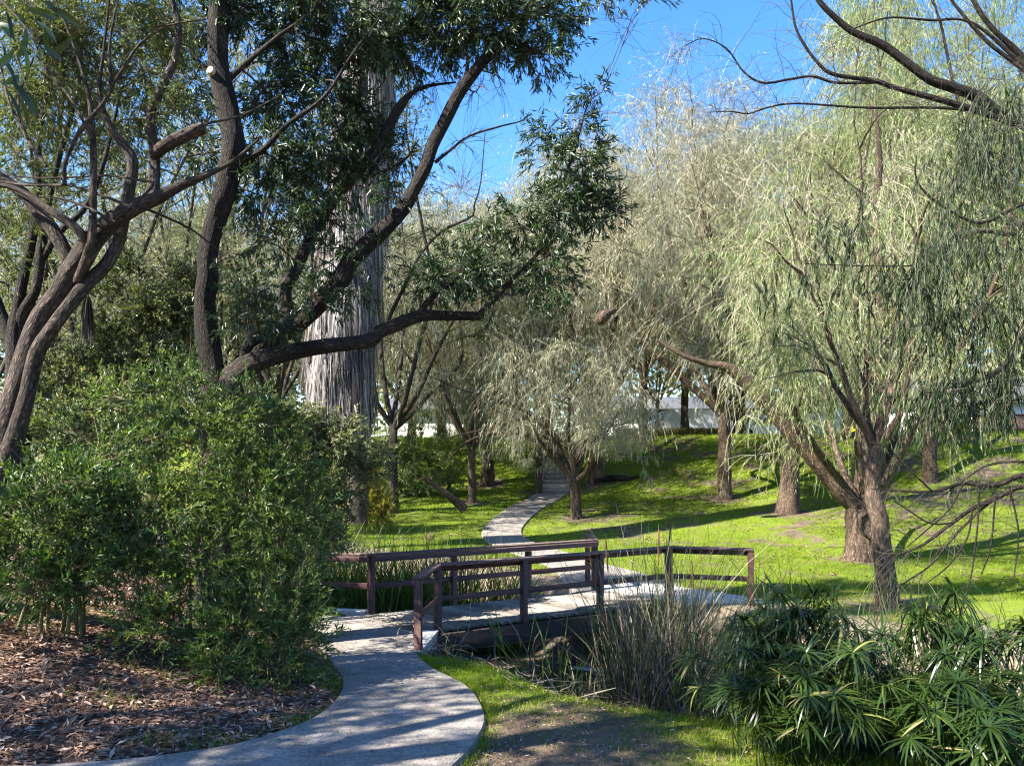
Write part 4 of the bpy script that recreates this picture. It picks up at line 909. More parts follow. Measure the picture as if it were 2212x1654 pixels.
ht([(2450, 860, 40), (2330, 790, 22), (2230, 720, 17), (2195, 744, 14), (2178, 782, 13), (2136, 811, 11), (2094, 826, 8), (2040, 840, 5), (1990, 852, 3)], sides=10, seed=70)
ht([(2450, 900, 30), (2320, 830, 16), (2212, 859, 7), (2147, 874, 6), (2105, 888, 5), (2040, 900, 3)], sides=8, seed=71)
ht([(2470, 1100, 44), (2330, 1030, 24), (2212, 1026, 12), (2164, 1044, 11), (2121, 1048, 10), (2078, 1044, 8), (2014, 1061, 6), (1940, 1060, 4), (1880, 1055, 2)], sides=10, seed=72)
ht([(2330, 1040, 18), (2212, 1050, 12), (2164, 1069, 11), (2100, 1099, 9), (2057, 1129, 8), (1993, 1176, 6), (1933, 1202, 4), (1900, 1240, 2)], sides=10, seed=73)
ht([(2164, 1069, 7), (2120, 1100, 6), (2060, 1160, 5), (2010, 1220, 4), (1950, 1260, 3), (1890, 1290, 2)], sides=7, seed=74, rough=.03)
ht([(2330, 1000, 12), (2212, 997, 6), (2147, 1001, 5), (2105, 1020, 4), (2050, 1060, 3), (2000, 1100, 2)], sides=7, seed=75, rough=.03)
for a_ in ([(2115, 1052), (2112, 1130), (2100, 1230), (2085, 1290), (2075, 1340)], [(2080, 1046), (2050, 1100), (1995, 1150), (1960, 1180)], [(2150, 1070), (2140, 1180), (2120, 1240)], [(2100, 1100), (2090, 1160), (2050, 1220), (2000, 1260)], [(2057, 1129), (2010, 1130), (1960, 1100), (1930, 1080)], [(2014, 1061), (1960, 1010), (1920, 970), (1880, 955)], [(2180, 1050), (2200, 1150), (2190, 1250)]):
    ht([(u, v, 4.5-2.5*i/len(a_), 7.9) for i, (u, v) in enumerate(a_)], sides=6, seed=80, rough=.03)
def hang(u, v, ru, n, lmin, lmax, d, nleaf=24, L=.105, W=.0105, mb_l=None, sp=.35):
    """drooping leafy strands starting round pixel (u,v)"""
    c = P(u, v, d); p = c+np.stack([rng.uniform(-1, 1, n)*ru/FPX*d, rng.normal(0, sp, n), rng.normal(0, .12, n)], -1)
    C = curves(p, nrm(rdir(n)*[1, 1, .3]+[0, 0, .1]), lmin+(lmax-lmin)*rng.random(n), 8, -.42, .10)
    batch_tubes(F.tw, C, np.broadcast_to(np.linspace(.0035, .0018, 8), (n, 8)), 3)
    q, e, _ = along(C, nleaf, .05, 1.0); m = len(q)
    add_leaves(F.lf, q, nrm(e*.6+rdir(m)*.4+[0, 0, -.9]), rdir(m), L*(.6+.8*rng.random(m)), W*(.7+.6*rng.random(m)), fold=.1, curl=.1)
for (u, v, ru, n, l0, l1) in [(2180, 190, 55, 60, .5, 1.4), (2150, 260, 45, 40, .4, 1.2), (2190, 300, 40, 50, .6, 1.6), (2130, 330, 40, 26, .4, 1.0), (1915, 560, 30, 22, .25, .6), (1960, 570, 35, 30, .3, .75), (1780, 480, 25, 12, .2, .45), (1845, 470, 35, 18, .2, .5),
        (2050, 520, 40, 26, .3, .9), (2120, 500, 40, 34, .4, 1.2), (2190, 500, 35, 34, .5, 1.4), (2010, 640, 50, 34, .3, .8), (2090, 660, 50, 44, .4, 1.0), (2170, 680, 45, 44, .5, 1.3), (1950, 700, 40, 20, .2, .6), (2050, 830, 60, 50, .3, .9), (2120, 820, 50, 46, .3, .9),
        (1990, 850, 40, 30, .25, .7), (2190, 790, 40, 30, .4, .9), (2000, 560, 30, 18, .3, .7), (1740, 590, 25, 12, .2, .5), (1640, 600, 20, 8, .2, .4), (1690, 660, 25, 10, .2, .4)]:
    hang(u, v, ru, int(n*.85), l0, l1, 8.0)
# bare arching twigs off the upper boughs, and bare sprays low down
for seg, n, ln, up in ((F.nodes[0], 60, 1.0, -.05), (F.nodes[1], 60, .9, -.03), (F.nodes[2], 45, .7, -.10), (F.nodes[3], 45, .7, -.10), (F.nodes[4], 30, .6, -.1), (F.nodes[11], 40, .7, -.16), (F.nodes[12], 46, .8, -.16), (F.nodes[13], 40, .7, -.18), (F.nodes[8], 30, .7, -.2), (F.nodes[5], 24, .8, 0), (F.nodes[14], 25, .6, -.16)):
    px_ = seg[:, 0]/seg[:, 1]*FPX+CX; ok = np.where(px_ < 2260)[0]; k = rng.choice(ok, n); p = seg[k, :3]
    tg = nrm(np.gradient(seg[:, :3], axis=0))[k]
    C = curves(p, nrm(tg*.7+rdir(n)*.8+[0, 0, .15]), ln*(.4+rng.random(n)), 8, up, .16)
    batch_tubes(F.tw, C, np.broadcast_to(np.linspace(.0045, .0015, 8), (n, 8)), 3)
    q, e, _ = along(C, 2, .3, .9); D = curves(q, nrm(e*.6+rdir(len(q))*.8), .3*(.4+rng.random(len(q))), 5, up*1.3, .16)
    batch_tubes(F.tw, D, np.broadcast_to(np.linspace(.0022, .001, 5), (len(q), 5)), 3)
finish_tree(t, tr_, F, M['bark_dark'], M['twig_dark'], M['leaf_hang'])
yl = MB(); c = P(1843, 926, 12.5)
add_leaves(yl, c+rng.normal(0, .015, (7, 3)), nrm(rdir(7)+[0, 0, -.4]), rdir(7), .07, .035, fold=.15)
tag(yl.build('yellow_leaf', M['yellow'], origin=c), 'bright yellow dead leaf cluster caught in the willow twigs', 'leaf')

# ------------------------------------------------------------------ broad-leaved tree beside the camera: a dangling spray at the top left corner
t = thing('broad_leaf_tree', 'broad-leaved tree just outside the left edge, its dark spray hanging into the top corner', 'tree', (-6.3, 2.6, terrain(-6.3, 2.6)))
tr_ = MB(); F = Foliage(); b = np.array([-6.3, 2.6, float(terrain(-6.3, 2.6))])
F.limb(hero_tube(tr_, np.array([[*(b-[0, 0, .3]), .3], [*(b+[0, 0, .2]), .26], [*(b+[.2, .1, 2]), .22], [*(b+[.1, .3, 4.2]), .18], [*(b+[-.2, .2, 7.0]), .12], [*(b+[0, .2, 9]), .04]]), sides=14, step=.15, flare=.3, seed=4))
F.limb(hero_tube(tr_, np.array([[*(b+[.1, .2, 3.2]), .12], [*(b+[1.4, .8, 4.6]), .09], [*(b+[2.6, 1.0, 5.2]), .06], [*(b+[3.6, .9, 5.0]), .03], [*(b+[4.2, .6, 4.6]), .012]]), sides=10, step=.12, seed=5))
F.limb(hero_tube(tr_, np.array([[*(b+[.1, .3, 4.0]), .12], [*(b+[.8, 2.2, 6.0]), .08], [*(b+[1.4, 3.2, 7.6]), .04]]), sides=10, step=.12, seed=6))
F.limb(hero_tube(tr_, np.array([[*(b+[.1, .3, 3.8]), .12], [*(b+[-1.8, .9, 5.6]), .08], [*(b+[-2.8, 1.6, 7.2]), .04]]), sides=10, step=.12, seed=6))
for (dx, dy, dz, r, nn) in [(0, .4, 7.5, 1.9, 30), (1.5, 2.2, 6.9, 1.5, 26), (-1.7, 1.2, 6.6, 1.6, 24), (.8, -.8, 6.8, 1.5, 22), (2.0, .6, 6.6, 1.2, 20), (.5, 3.4, 7.8, 1.3, 20), (-.6, 2.6, 7.9, 1.5, 20), (-2.2, -.6, 6.4, 1.4, 18), (.2, .2, 9.0, 1.5, 22), (-1.5, -.5, 7.8, 1.5, 24), (-3.0, -1.0, 7.2, 1.4, 20), (-1.0, 3.0, 7.6, 1.4, 22), (-2.6, 1.6, 7.9, 1.4, 20), (-3.4, .4, 8.2, 1.4, 18), (-.6, 4.2, 7.6, 1.2, 16)]:
    F.clump(b+[dx, dy, dz], (r, r, r*.7), nsub=nn, ntw=4, nleaf=8, L=.16, W=.055, tl=.5)  # unseen crown clumps spread so that they throw shade on the near path
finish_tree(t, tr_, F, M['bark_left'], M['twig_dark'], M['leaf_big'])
shade_tree = t.copy(); COL.objects.link(shade_tree); shade_tree.location = (-11.4, 2.4, float(terrain(-11.4, 2.4))); shade_tree.rotation_euler = (0, 0, 2.2)  # unseen copy of the tree, added for its dappled shade on the litter
tag(shade_tree, 'unseen broad-leaved tree added outside the left edge to dapple the leaf litter with shade', 'tree')
for ch in list(t.children):
    c_ = ch.copy(); COL.objects.link(c_); c_.parent = shade_tree
spray = MB(); tip0 = P(-60, -40, 3.2)
stems = [limb_px(a_, 3.2) for a_ in ([(-90, -90, 8), (-20, -20, 6), (40, 40, 5), (75, 85, 4), (105, 125, 3)], [(-60, 60, 6), (0, 90, 4), (35, 120, 3), (62, 200, 2)], [(-80, 130, 6), (-10, 170, 4), (20, 190, 3)], [(-40, -60, 6), (40, -20, 5), (95, 40, 3)])]
for S_ in stems: batch_tubes(spray, S_[None, :, :3], S_[None, :, 3], 6)
sp_o = spray.build('hanging_stem', M['twig_dark'], t)
lm = []
for k in range(4):
    mb = MB(); n = 7; s = np.linspace(0, 1, n); w = .016*np.sin(np.pi*np.clip(s*.92+.06, 0, 1))**.8*2; Lf = .125+.01*k
    cl = np.stack([s*Lf, 0*s, -.02*(1+k*.4)*s**2], -1)
    V = np.concatenate([cl-np.stack([0*s, w/2, -.2*w], -1), cl, cl+np.stack([0*s, w/2, .2*w], -1)])
    i = np.arange(n-1)[:, None]
    mb.add(V, np.vstack([i+np.array([0, 1, n+1, n]), i+np.array([n, n+1, 2*n+1, 2*n])]), np.full(3*n, k/3)); lm.append(mb.mesh('leaf', M['leaf_big']))
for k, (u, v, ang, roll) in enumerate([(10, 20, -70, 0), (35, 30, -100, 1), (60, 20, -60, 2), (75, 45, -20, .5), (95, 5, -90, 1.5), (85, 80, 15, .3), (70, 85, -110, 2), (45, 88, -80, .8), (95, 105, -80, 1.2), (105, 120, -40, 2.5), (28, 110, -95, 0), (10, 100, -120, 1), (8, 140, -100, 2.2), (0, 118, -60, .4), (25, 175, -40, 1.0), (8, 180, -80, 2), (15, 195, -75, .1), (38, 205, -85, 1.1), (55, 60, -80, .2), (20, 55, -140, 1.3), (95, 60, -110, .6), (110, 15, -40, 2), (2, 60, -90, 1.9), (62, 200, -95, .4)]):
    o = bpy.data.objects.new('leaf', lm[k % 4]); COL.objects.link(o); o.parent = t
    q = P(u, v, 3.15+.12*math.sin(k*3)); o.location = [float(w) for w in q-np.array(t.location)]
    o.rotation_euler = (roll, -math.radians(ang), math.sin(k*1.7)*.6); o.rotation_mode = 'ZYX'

# ------------------------------------------------------------------ shrubs
def shrub(name, label, base, clumps, leaf, twig, L, W, nstem=9, group=None, **kw):
    base = np.asarray(base, float); base[2] = terrain(base[0], base[1])
    t = thing(name, label, 'shrub', base, group); F_ = Foliage(); stm = MB()
    cs = [np.asarray(c[0]) for c in clumps]
    for k in range(nstem):
        c = cs[k % len(cs)]; p0 = base+np.append(rng.normal(0, .18, 2), -.1); e = c+rng.normal(0, .15, 3)
        m = (p0+e)/2+[*((p0-e)[:2]*.12), .15]
        S_ = np.array([[*p0, .022], [*m, .015], [*e, .006]]); S2 = spline(S_, .12)
        batch_tubes(stm, S2[None, :, :3], S2[None, :, 3], 6); F_.limb(S2)
    for c, r, ns in clumps: F_.clump(c, r, nsub=ns, L=L, W=W, **kw)
    for c, r, ns in clumps[::2]: F_.clump(np.asarray(c)+[0, -.1, .05], np.asarray(r)*1.12, nsub=3, ntw=4, nleaf=0, tl=.5, droop=.02, tw_r=.0028)
    stm.build('stems', twig, t, True); F_.tw.build('twigs', twig, t, kind='stuff'); F_.lf.build('foliage', leaf, t, kind='stuff')
    return t
SK = dict(ntw=7, nleaf=15, tl=.38, spread=.92, tip=.48, droop=.02, leafdroop=.15, tw_r=.003)
big = [(P(u, v, d), (ru/FPX*d, dz, rv/FPX*d), n) for (u, v, d, ru, rv, dz, n) in [(420, 1000, 8.5, 120, 90, .5, 34), (520, 1080, 8.5, 130, 100, .5, 34), (340, 1110, 8.3, 130, 100, .5, 34), (585, 1180, 8.5, 90, 110, .5, 22), (450, 1220, 8.1, 150, 110, .5, 30), (300, 1250, 7.9, 110, 90, .45, 26),
        (600, 1310, 8.2, 80, 100, .45, 22), (520, 1370, 7.8, 120, 90, .45, 22), (380, 1350, 7.7, 110, 80, .45, 24), (625, 1400, 7.9, 55, 70, .35, 14), (470, 930, 8.7, 80, 60, .4, 16), (400, 890, 9.0, 80, 70, .5, 22), (560, 950, 9.0, 80, 70, .5, 22), (320, 970, 8.9, 80, 50, .5, 14), (660, 1100, 9.0, 70, 90, .5, 22), (360, 840, 9.3, 45, 40, .3, 8), (430, 820, 9.4, 35, 45, .3, 6), (530, 870, 9.3, 40, 40, .3, 7), (640, 1000, 9.0, 50, 50, .3, 9), (680, 1230, 8.4, 32, 60, .3, 8), (672, 1340, 8.2, 30, 50, .3, 8), (260, 880, 9.3, 45, 45, .3, 8), (170, 950, 8.6, 45, 40, .3, 8), (600, 1460, 7.6, 60, 40, .3, 12), (470, 1450, 7.5, 60, 35, .3, 10), (250, 1180, 8.1, 80, 80, .4, 18)]]
shrub('evergreen_shrub', 'large glossy green shrub spilling to the edge of the near path', (-3.2, 8.2, 0), [(c, r, int(n*(.75+.7*((i_*7) % 5)/4))) for i_, (c, r, n) in enumerate(big)], M['leaf_shrub'], M['twig_olive'], .072, .017, 16, **SK)
lft = [(P(u, v, d), (ru/FPX*d, dz, rv/FPX*d), n) for (u, v, d, ru, rv, dz, n) in [(130, 1060, 7.6, 80, 60, .45, 18), (80, 1130, 7.4, 100, 70, .45, 26), (200, 1110, 7.8, 90, 80, .45, 24), (40, 1220, 7.6, 70, 50, .4, 14), (60, 1275, 7.3, 80, 40, .35, 18), (160, 1230, 7.4, 80, 50, .35, 20), (215, 1010, 8, 50, 50, .4, 9)]]
shrub('evergreen_shrub', 'bright green shrub at the foot of the leaning trunk, far left', (-4.6, 7.9, 0), lft, M['leaf_shrub'], M['twig_olive'], .08, .019, 9, **SK)
grey = [(P(u, v, d), (ru/FPX*d, dz, rv/FPX*d), n) for (u, v, d, ru, rv, dz, n) in [(640, 930, 12.2, 90, 80, .7, 40), (720, 960, 12.4, 80, 80, .7, 36), (600, 1020, 11.8, 90, 80, .6, 36), (700, 1060, 12, 90, 70, .6, 34), (780, 1000, 12.8, 50, 50, .5, 16), (560, 900, 12, 70, 60, .6, 24), (690, 1150, 11.6, 60, 60, .5, 22), (820, 990, 13, 50, 25, .4, 8)]]
shrub('grey_shrub', 'dense grey-green shrub behind the forked trunk, below the palm', (-3.5, 12.0, 0), [(c, r, int(n*1.3)) for c, r, n in grey], M['leaf_grey'], M['twig_dark'], .08, .027, 12, ntw=7, nleaf=13, tl=.25, droop=0, leafdroop=0, tw_r=.003)
mid = [(P(u, v, d), (ru/FPX*d, dz, rv/FPX*d), n) for (u, v, d, ru, rv, dz, n) in [(250, 760, 12.6, 90, 90, .8, 34), (340, 700, 12.8, 90, 90, .8, 34), (360, 820, 12.4, 100, 90, .8, 38), (240, 880, 12, 100, 80, .7, 34), (140, 820, 12.3, 80, 80, .7, 26), (320, 940, 11.8, 100, 70, .6, 30), (400, 620, 13, 70, 80, .7, 22), (120, 930, 11.5, 80, 60, .6, 20), (60, 880, 12, 60, 90, .6, 18), (290, 620, 13, 60, 60, .7, 14)]]
shrub('grey_shrub', 'tall grey-green thicket between the leaning trunk and the forked trunk', (-6.2, 12.2, 0), [(c, r, int(n*1.6)) for c, r, n in mid], M['leaf_grey'], M['twig_dark'], .085, .03, 14, ntw=7, nleaf=13, tl=.30, droop=0, leafdroop=0, tw_r=.003)
d5 = 26.0; con = [(P(u, v, d5), (ru/FPX*d5, .7, rv/FPX*d5), n) for (u, v, ru, rv, n) in [(790, 1030, 40, 45, 26), (770, 1075, 50, 45, 30), (815, 1085, 40, 40, 26), (740, 1060, 40, 50, 22), (770, 1110, 60, 25, 22), (825, 1112, 30, 20, 14)]]
shrub('feathery_shrub', 'feathery yellow-green conical shrub at the left of the sunny lawn', (-5.0, d5, 0), con, M['leaf_yellow'], M['twig_olive'], .13, .018, 8, ntw=9, nleaf=16, tl=.45, droop=0, leafdroop=.4)
d6 = 34.0; con = [(P(u, v, d6), (ru/FPX*d6, .9, rv/FPX*d6), n) for (u, v, ru, rv, n) in [(860, 1020, 50, 40, 18), (900, 990, 60, 40, 20), (960, 1010, 50, 40, 18), (840, 950, 60, 50, 18), (930, 920, 60, 40, 14), (850, 1055, 50, 30, 16), (910, 1045, 60, 30, 18), (970, 1050, 40, 25, 12)]]
shrub('grey_shrub', 'low olive shrub mass at the foot of the far bank left of the path', (-4.3, d6, 0), con, M['leaf_willow_green'], M['twig_dark'], .15, .04, 9, ntw=8, nleaf=14, tl=.5)
dl = MB(); a = P(915, 1030, 26.); e = P(985, 1082, 26.5)
hero_tube(dl, np.array([[*a, .05], [*((a+e)/2), .10], [*e, .15], [*(e+[.3, .1, -.3]), .17]]), sides=12, step=.15, rough=.14)
tag(dl.build('fallen_trunk', M['bark_willow'], smooth_=True, origin=e), 'short dead trunk leaning into the shrubs on the left lawn', 'log')
lg = thing('log_pile', 'dark heap of broken logs at the foot of the bank right of the steps', 'logs', base_px(1335, 1038))
for k in range(6):
    mb = MB(); c = np.array(lg.location)+[rng.normal(0, .35), rng.normal(0, .15), .0+.06*k*rng.random()]; a = rng.random()*.8-.4
    v_ = np.array([math.cos(a), math.sin(a)*.5, rng.normal(0, .15)])*.45
    hero_tube(mb, np.array([[*(c-v_), .1], [*c, .11], [*(c+v_), .09]]), sides=10, step=.1, rough=.15, seed=k); mb.build('log', M['bark_dark'], lg, True)
bn = MB(); c = P(1305, 682, 24)
hero_tube(bn, np.array([[*(c+[.35, 0, .2]), .05], [*(c+[.12, 0, .08]), .13], [*c, .2], [*(c+[-.15, 0, -.18]), .16], [*(c+[-.2, 0, -.24]), .05]]), sides=12, step=.05, rough=.2, lump=.2)
tag(bn.build('broken_limb', M['bark_willow'], smooth_=True, origin=c), 'pale broken limb stump hanging among the willow twigs', 'branch')

# ------------------------------------------------------------------ reeds
def reeds(name, label, pos, rad, n, hmin, hmax, dead=0.0, spikes=0, w=.016, lean=.35, group='reed clumps along the creek', fallen=0, hp=1.3, mat='reed'):
    pos = np.asarray(pos, float); pos[2] = terrain(pos[0], pos[1], False)
    t = thing(name, label, 'reeds', pos, group)
    a = rng.random(n)*6.28; r = np.sqrt(rng.random(n)); B = pos[:2]+np.stack([np.cos(a)*r*rad[0], np.sin(a)*r*rad[1]], -1)
    B = np.c_[B, terrain(B[:, 0], B[:, 1], False)-.03]
    H = hmin+(hmax-hmin)*rng.random(n)**hp; D = nrm(np.c_[rng.normal(0, lean*.5, (n, 2)), np.ones(n)])
    C = curves(B, D, H, 7, 0, .05); s = np.linspace(0, 1, 7)
    C[..., 2] -= (rng.random((n, 1))**3*.55*H[:, None])*s**3; C[..., :2] += ((rng.random((n, 1))**2*.4*H[:, None])*s**2.5)[..., None]*nrm(D[:, :2]+1e-6)[:, None]
    Wd = w*(.6+.6*rng.random((n, 1)))*np.array([1, 1.1, 1.05, .95, .75, .45, .08])
    k = rng.random(n) < dead
    g, dd = MB(), MB()
    if (~k).any(): add_ribbons(g, C[~k], Wd[~k]); g.build('blades', M[mat], t, kind='stuff')
    if fallen:
        a = rng.random(fallen)*6.28; r = np.sqrt(rng.random(fallen)); Bf = pos[:2]+np.stack([np.cos(a)*r*rad[0]*1.3, np.sin(a)*r*rad[1]*1.3], -1)
        Bf = np.c_[Bf, terrain(Bf[:, 0], Bf[:, 1], False)+.5*rng.random(fallen)]
        Cf = curves(Bf, nrm(np.c_[rng.normal(0, 1, (fallen, 2)), rng.normal(.15, .5, fallen)]), .4+.8*rng.random(fallen), 5, -.1, .12)
        Cf[..., 2] = np.maximum(Cf[..., 2], terrain(Cf[..., 0], Cf[..., 1], False)+.02)
        add_ribbons(dd, Cf, w*.8*np.ones((fallen, 1))*np.array([1, 1, 1, .8, .2]))
    if k.any(): add_ribbons(dd, C[k], Wd[k])
    if dd.n: dd.build('dead_blades', M['straw'], t, kind='stuff')
    if spikes:
        a = rng.random(spikes)*6.28; r = np.sqrt(rng.random(spikes)); Bs = pos[:2]+np.stack([np.cos(a)*r*rad[0], np.sin(a)*r*rad[1]], -1); Bs = np.c_[Bs, terrain(Bs[:, 0], Bs[:, 1], False)]
        Cs = curves(Bs, nrm(np.c_[rng.normal(0, .06, (spikes, 2)), np.ones(spikes)]), hmax*(.72+.2*rng.random(spikes)), 8, 0, .02)
        for q in Cs:
            mb = MB(); batch_tubes(mb, q[None], np.array([[.006, .006, .005, .005, .005, .005, .004, .003]]), 5, mi=1)
            m0, m1 = q[5]*.4+q[6]*.6, q[6]*.1+q[7]*.9; sct = np.linspace(0, 1, 7)[:, None]; L_ = m0+(m1-m0)*sct
            batch_tubes(mb, L_[None], np.array([[.004, .012, .013, .013, .013, .012, .004]]), 8)
            mb.build('cattail_spike', [M['spike'], M['reed']], t, True)
    return t
def cpt(u, v, z): d = (CAMZ-z)*FPX/(v-HOR); return (u-CX)/FPX*d, d, 0
# behind the bridge, upstream
for (x, y, rx, ry, n, lab) in [(-3.9, 15.0, .9, .8, 420, 'green reed bed behind the left end of the far railing'), (-2.6, 14.9, .8, .7, 420, 'green reed bed behind the far railing beside its corner post'), (-1.5, 15.2, .7, .6, 300, 'green reeds behind the second bay of the far railing'), (-.3, 15.4, .6, .5, 130, 'thin reeds behind the middle of the far railing'), (-4.6, 16.8, 1.1, .9, 300, 'tall reeds furthest back near the sunny lawn')]:
    reeds('reed_clump', lab, (x, y, 0), (rx, ry), int(n*2.3), 1.5, 2.75, .04, w=.02, lean=.28, hp=1.0)
# downstream, before the bridge
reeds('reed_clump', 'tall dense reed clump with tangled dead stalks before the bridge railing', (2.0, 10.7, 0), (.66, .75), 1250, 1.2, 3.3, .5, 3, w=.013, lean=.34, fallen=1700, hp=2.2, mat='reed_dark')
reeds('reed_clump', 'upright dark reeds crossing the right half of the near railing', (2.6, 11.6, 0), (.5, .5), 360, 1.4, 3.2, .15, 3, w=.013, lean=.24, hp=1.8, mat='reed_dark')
reeds('reed_clump', 'small green reed clump standing before the middle of the bridge', (.32, 10.9, 0), (.35, .4), 60, 1.1, 2.3, .1, w=.022, lean=.35)
reeds('reed_clump', 'green reeds under the bridge edge behind the white board', (1.0, 11.4, 0), (.5, .4), 120, .6, 1.3, .15, w=.02, lean=.45)
reeds('reed_clump', 'short green reeds in the shadow beside the concrete wing wall', (-.45, 10.6, 0), (.5, .45), 130, .35, .8, .15, w=.016, lean=.5, fallen=60)
for (u, v, n, hm, lab) in [(1700, 1400, 40, 1.5, 'sparse thin reeds right of the far railing end'), (1850, 1430, 34, 1.4, 'sparse thin reeds before the slim willow trunk'), (2000, 1450, 30, 1.3, 'sparse thin reeds on the bare bank right of the slim trunk'), (2140, 1470, 24, 1.3, 'few thin reeds on the bare bank at the right edge'), (1620, 1420, 30, 1.5, 'thin reeds below the end post of the near railing')]:
    x, y, _ = cpt(u, v, -.6); reeds('reed_clump', lab, (x, y, 0), (.7, .45), n, .7, hm, .3, 0, w=.013, lean=.3)
# matted dead stalks on the creek bed
fl = MB(); n = 1500; x, y, _ = cpt(1330, 1560, -.7)
Bf = np.c_[x+rng.normal(0, .75, n), y+rng.normal(0, .7, n)]; Bf = np.c_[Bf, terrain(Bf[:, 0], Bf[:, 1], False)+.02+.10*rng.random(n)]
Cf = curves(Bf, nrm(np.c_[rng.normal(0, 1, (n, 2)), rng.normal(0, .2, n)]), .25+.5*rng.random(n), 4, -.05, .15); Cf[..., 2] = np.maximum(Cf[..., 2], terrain(Cf[..., 0], Cf[..., 1], False)+.01)
add_ribbons(fl, Cf, .014*np.ones((n, 1))*np.array([1, 1, .9, .3])); n = 900
Bf = np.c_[-.1+rng.normal(0, .6, n), 11.3+rng.normal(0, .5, n)]; Bf = np.c_[Bf, terrain(Bf[:, 0], Bf[:, 1], False)+.02+.10*rng.random(n)]
Cf = curves(Bf, nrm(np.c_[rng.normal(0, 1, (n, 2)), rng.normal(0, .2, n)]), .25+.5*rng.random(n), 4, -.05, .15); Cf[..., 2] = np.maximum(Cf[..., 2], terrain(Cf[..., 0], Cf[..., 1], False)+.01)
add_ribbons(fl, Cf, .014*np.ones((n, 1))*np.array([1, 1, .9, .3]))
o = fl.build('dead_reed_litter', M['straw'], kind='stuff'); tag(o, 'matted dead reed stalks lying on the creek bed', 'dead reeds')
x, y, _ = on_ground(1275, 1462, 9, 14); wb = MB(); zb = float(terrain(x, y, False))+.14
box(wb, (x, y, zb), (.62, .13, .03), rot=-.35, bev=.006)
tag(wb.build('white_board', M['white'], origin=(x, y, zb)), 'loose white board lying on the dead reeds in the creek', 'board')

# ------------------------------------------------------------------ umbrella sedge at the lower right
def shoot_mesh(k):
    r_ = np.random.default_rng(300+k); mb = MB(); H = 1.0
    stem = np.array([[0, 0, 0], [.03, .01, .4], [.04, -.02, .75], [.06, 0, H]])+np.r_[np.zeros((1, 3)), r_.normal(0, .02, (3, 3))]
    batch_tubes(mb, stem[None], np.array([[.006, .005, .004, .004]]), 4, rnd=np.array([.6]))
    n = 24+k*2; a = np.arange(n)*2.4+r_.normal(0, .2, n); el = r_.uniform(-.35, .9, n); Lf = r_.uniform(.13, .29, n); s = np.linspace(0, 1, 5)
    dr = np.stack([np.cos(a)*np.cos(el), np.sin(a)*np.cos(el), np.sin(el)], -1)
    C = stem[-1]+dr[:, None]*(Lf[:, None]*s)[..., None]; C[..., 2] -= (Lf*r_.uniform(.1, 1.2, n))[:, None]*s**2.2; C += np.cumsum(r_.normal(0, .006, C.shape), 1)*s[None, :, None]
    Sd = np.stack([-np.sin(a), np.cos(a), 0*a], -1)
    add_ribbons(mb, C, (.0145)*r_.uniform(.6, 1.25, (n, 1))*np.array([.5, .95, 1, .7, .06]), rnd=np.clip(r_.normal(.5, .28, n), 0, 1)*(.6 if k % 3 else 1.), S=Sd)
    return mb.mesh('shoot', M['sedge'])
shoots = [shoot_mesh(k) for k in range(14)]
for (cx_, cy_, rx, ry, n, hs_, lab) in [(2.5, 7.6, .6, .7, 66, .82, 'umbrella sedge clump with pale tips right beside the dead reeds'), (3.2, 7.2, .8, .8, 85, .9, 'dark glossy umbrella sedge clump in the middle of the lower right'), (4.2, 8.4, .85, .8, 70, .92, 'umbrella sedge clump at the back before the bare bank'), (4.5, 7.0, .7, .7, 55, .9, 'umbrella sedge clump at the right edge below the bare bank'),
        (2.3, 6.8, .5, .4, 40, .8, 'umbrella sedge clump in front of the one beside the dead reeds'), (3.95, 6.2, .6, .5, 46, 1.05, 'umbrella sedge clump near the right edge above the corner clump'), (2.35, 6.0, .6, .55, 62, .85, 'low umbrella sedge clump at the bottom right of the grassy bank'), (3.35, 5.7, .65, .55, 62, 1.0, 'umbrella sedge clump in the bottom right corner'), (1.95, 5.35, .42, .35, 46, .5, 'lowest umbrella sedge clump at the bottom edge beside the grass'), (2.85, 5.05, .5, .4, 46, .5, 'umbrella sedge clump cut by the bottom edge right of the grass')]:
    t = thing('umbrella_sedge', lab, 'sedge', (cx_, cy_, float(terrain(cx_, cy_, False))), 'umbrella sedge clumps by the creek')
    for k in range(int(n*1.5)):
        a = rng.random()*6.28; r = math.sqrt(rng.random()); x, y = cx_+math.cos(a)*r*rx, cy_+math.sin(a)*r*ry
        o = bpy.data.objects.new('shoot', shoots[rng.integers(14)]); COL.objects.link(o); o.parent = t
        o.location = (x-cx_, y-cy_, float(terrain(x, y, False))-t.location.z-.03)
        hgt = hs_*(.85+.75*rng.random())*(1-.28*r); o.scale = (.9+.3*rng.random(),)*2+(hgt,)
        tl_ = .10+.28*r; o.rotation_euler = (-math.sin(a)*tl_+rng.normal(0, .1), math.cos(a)*tl_+rng.normal(0, .1), rng.random()*6.28)
        o.rotation_mode = 'XYZ'

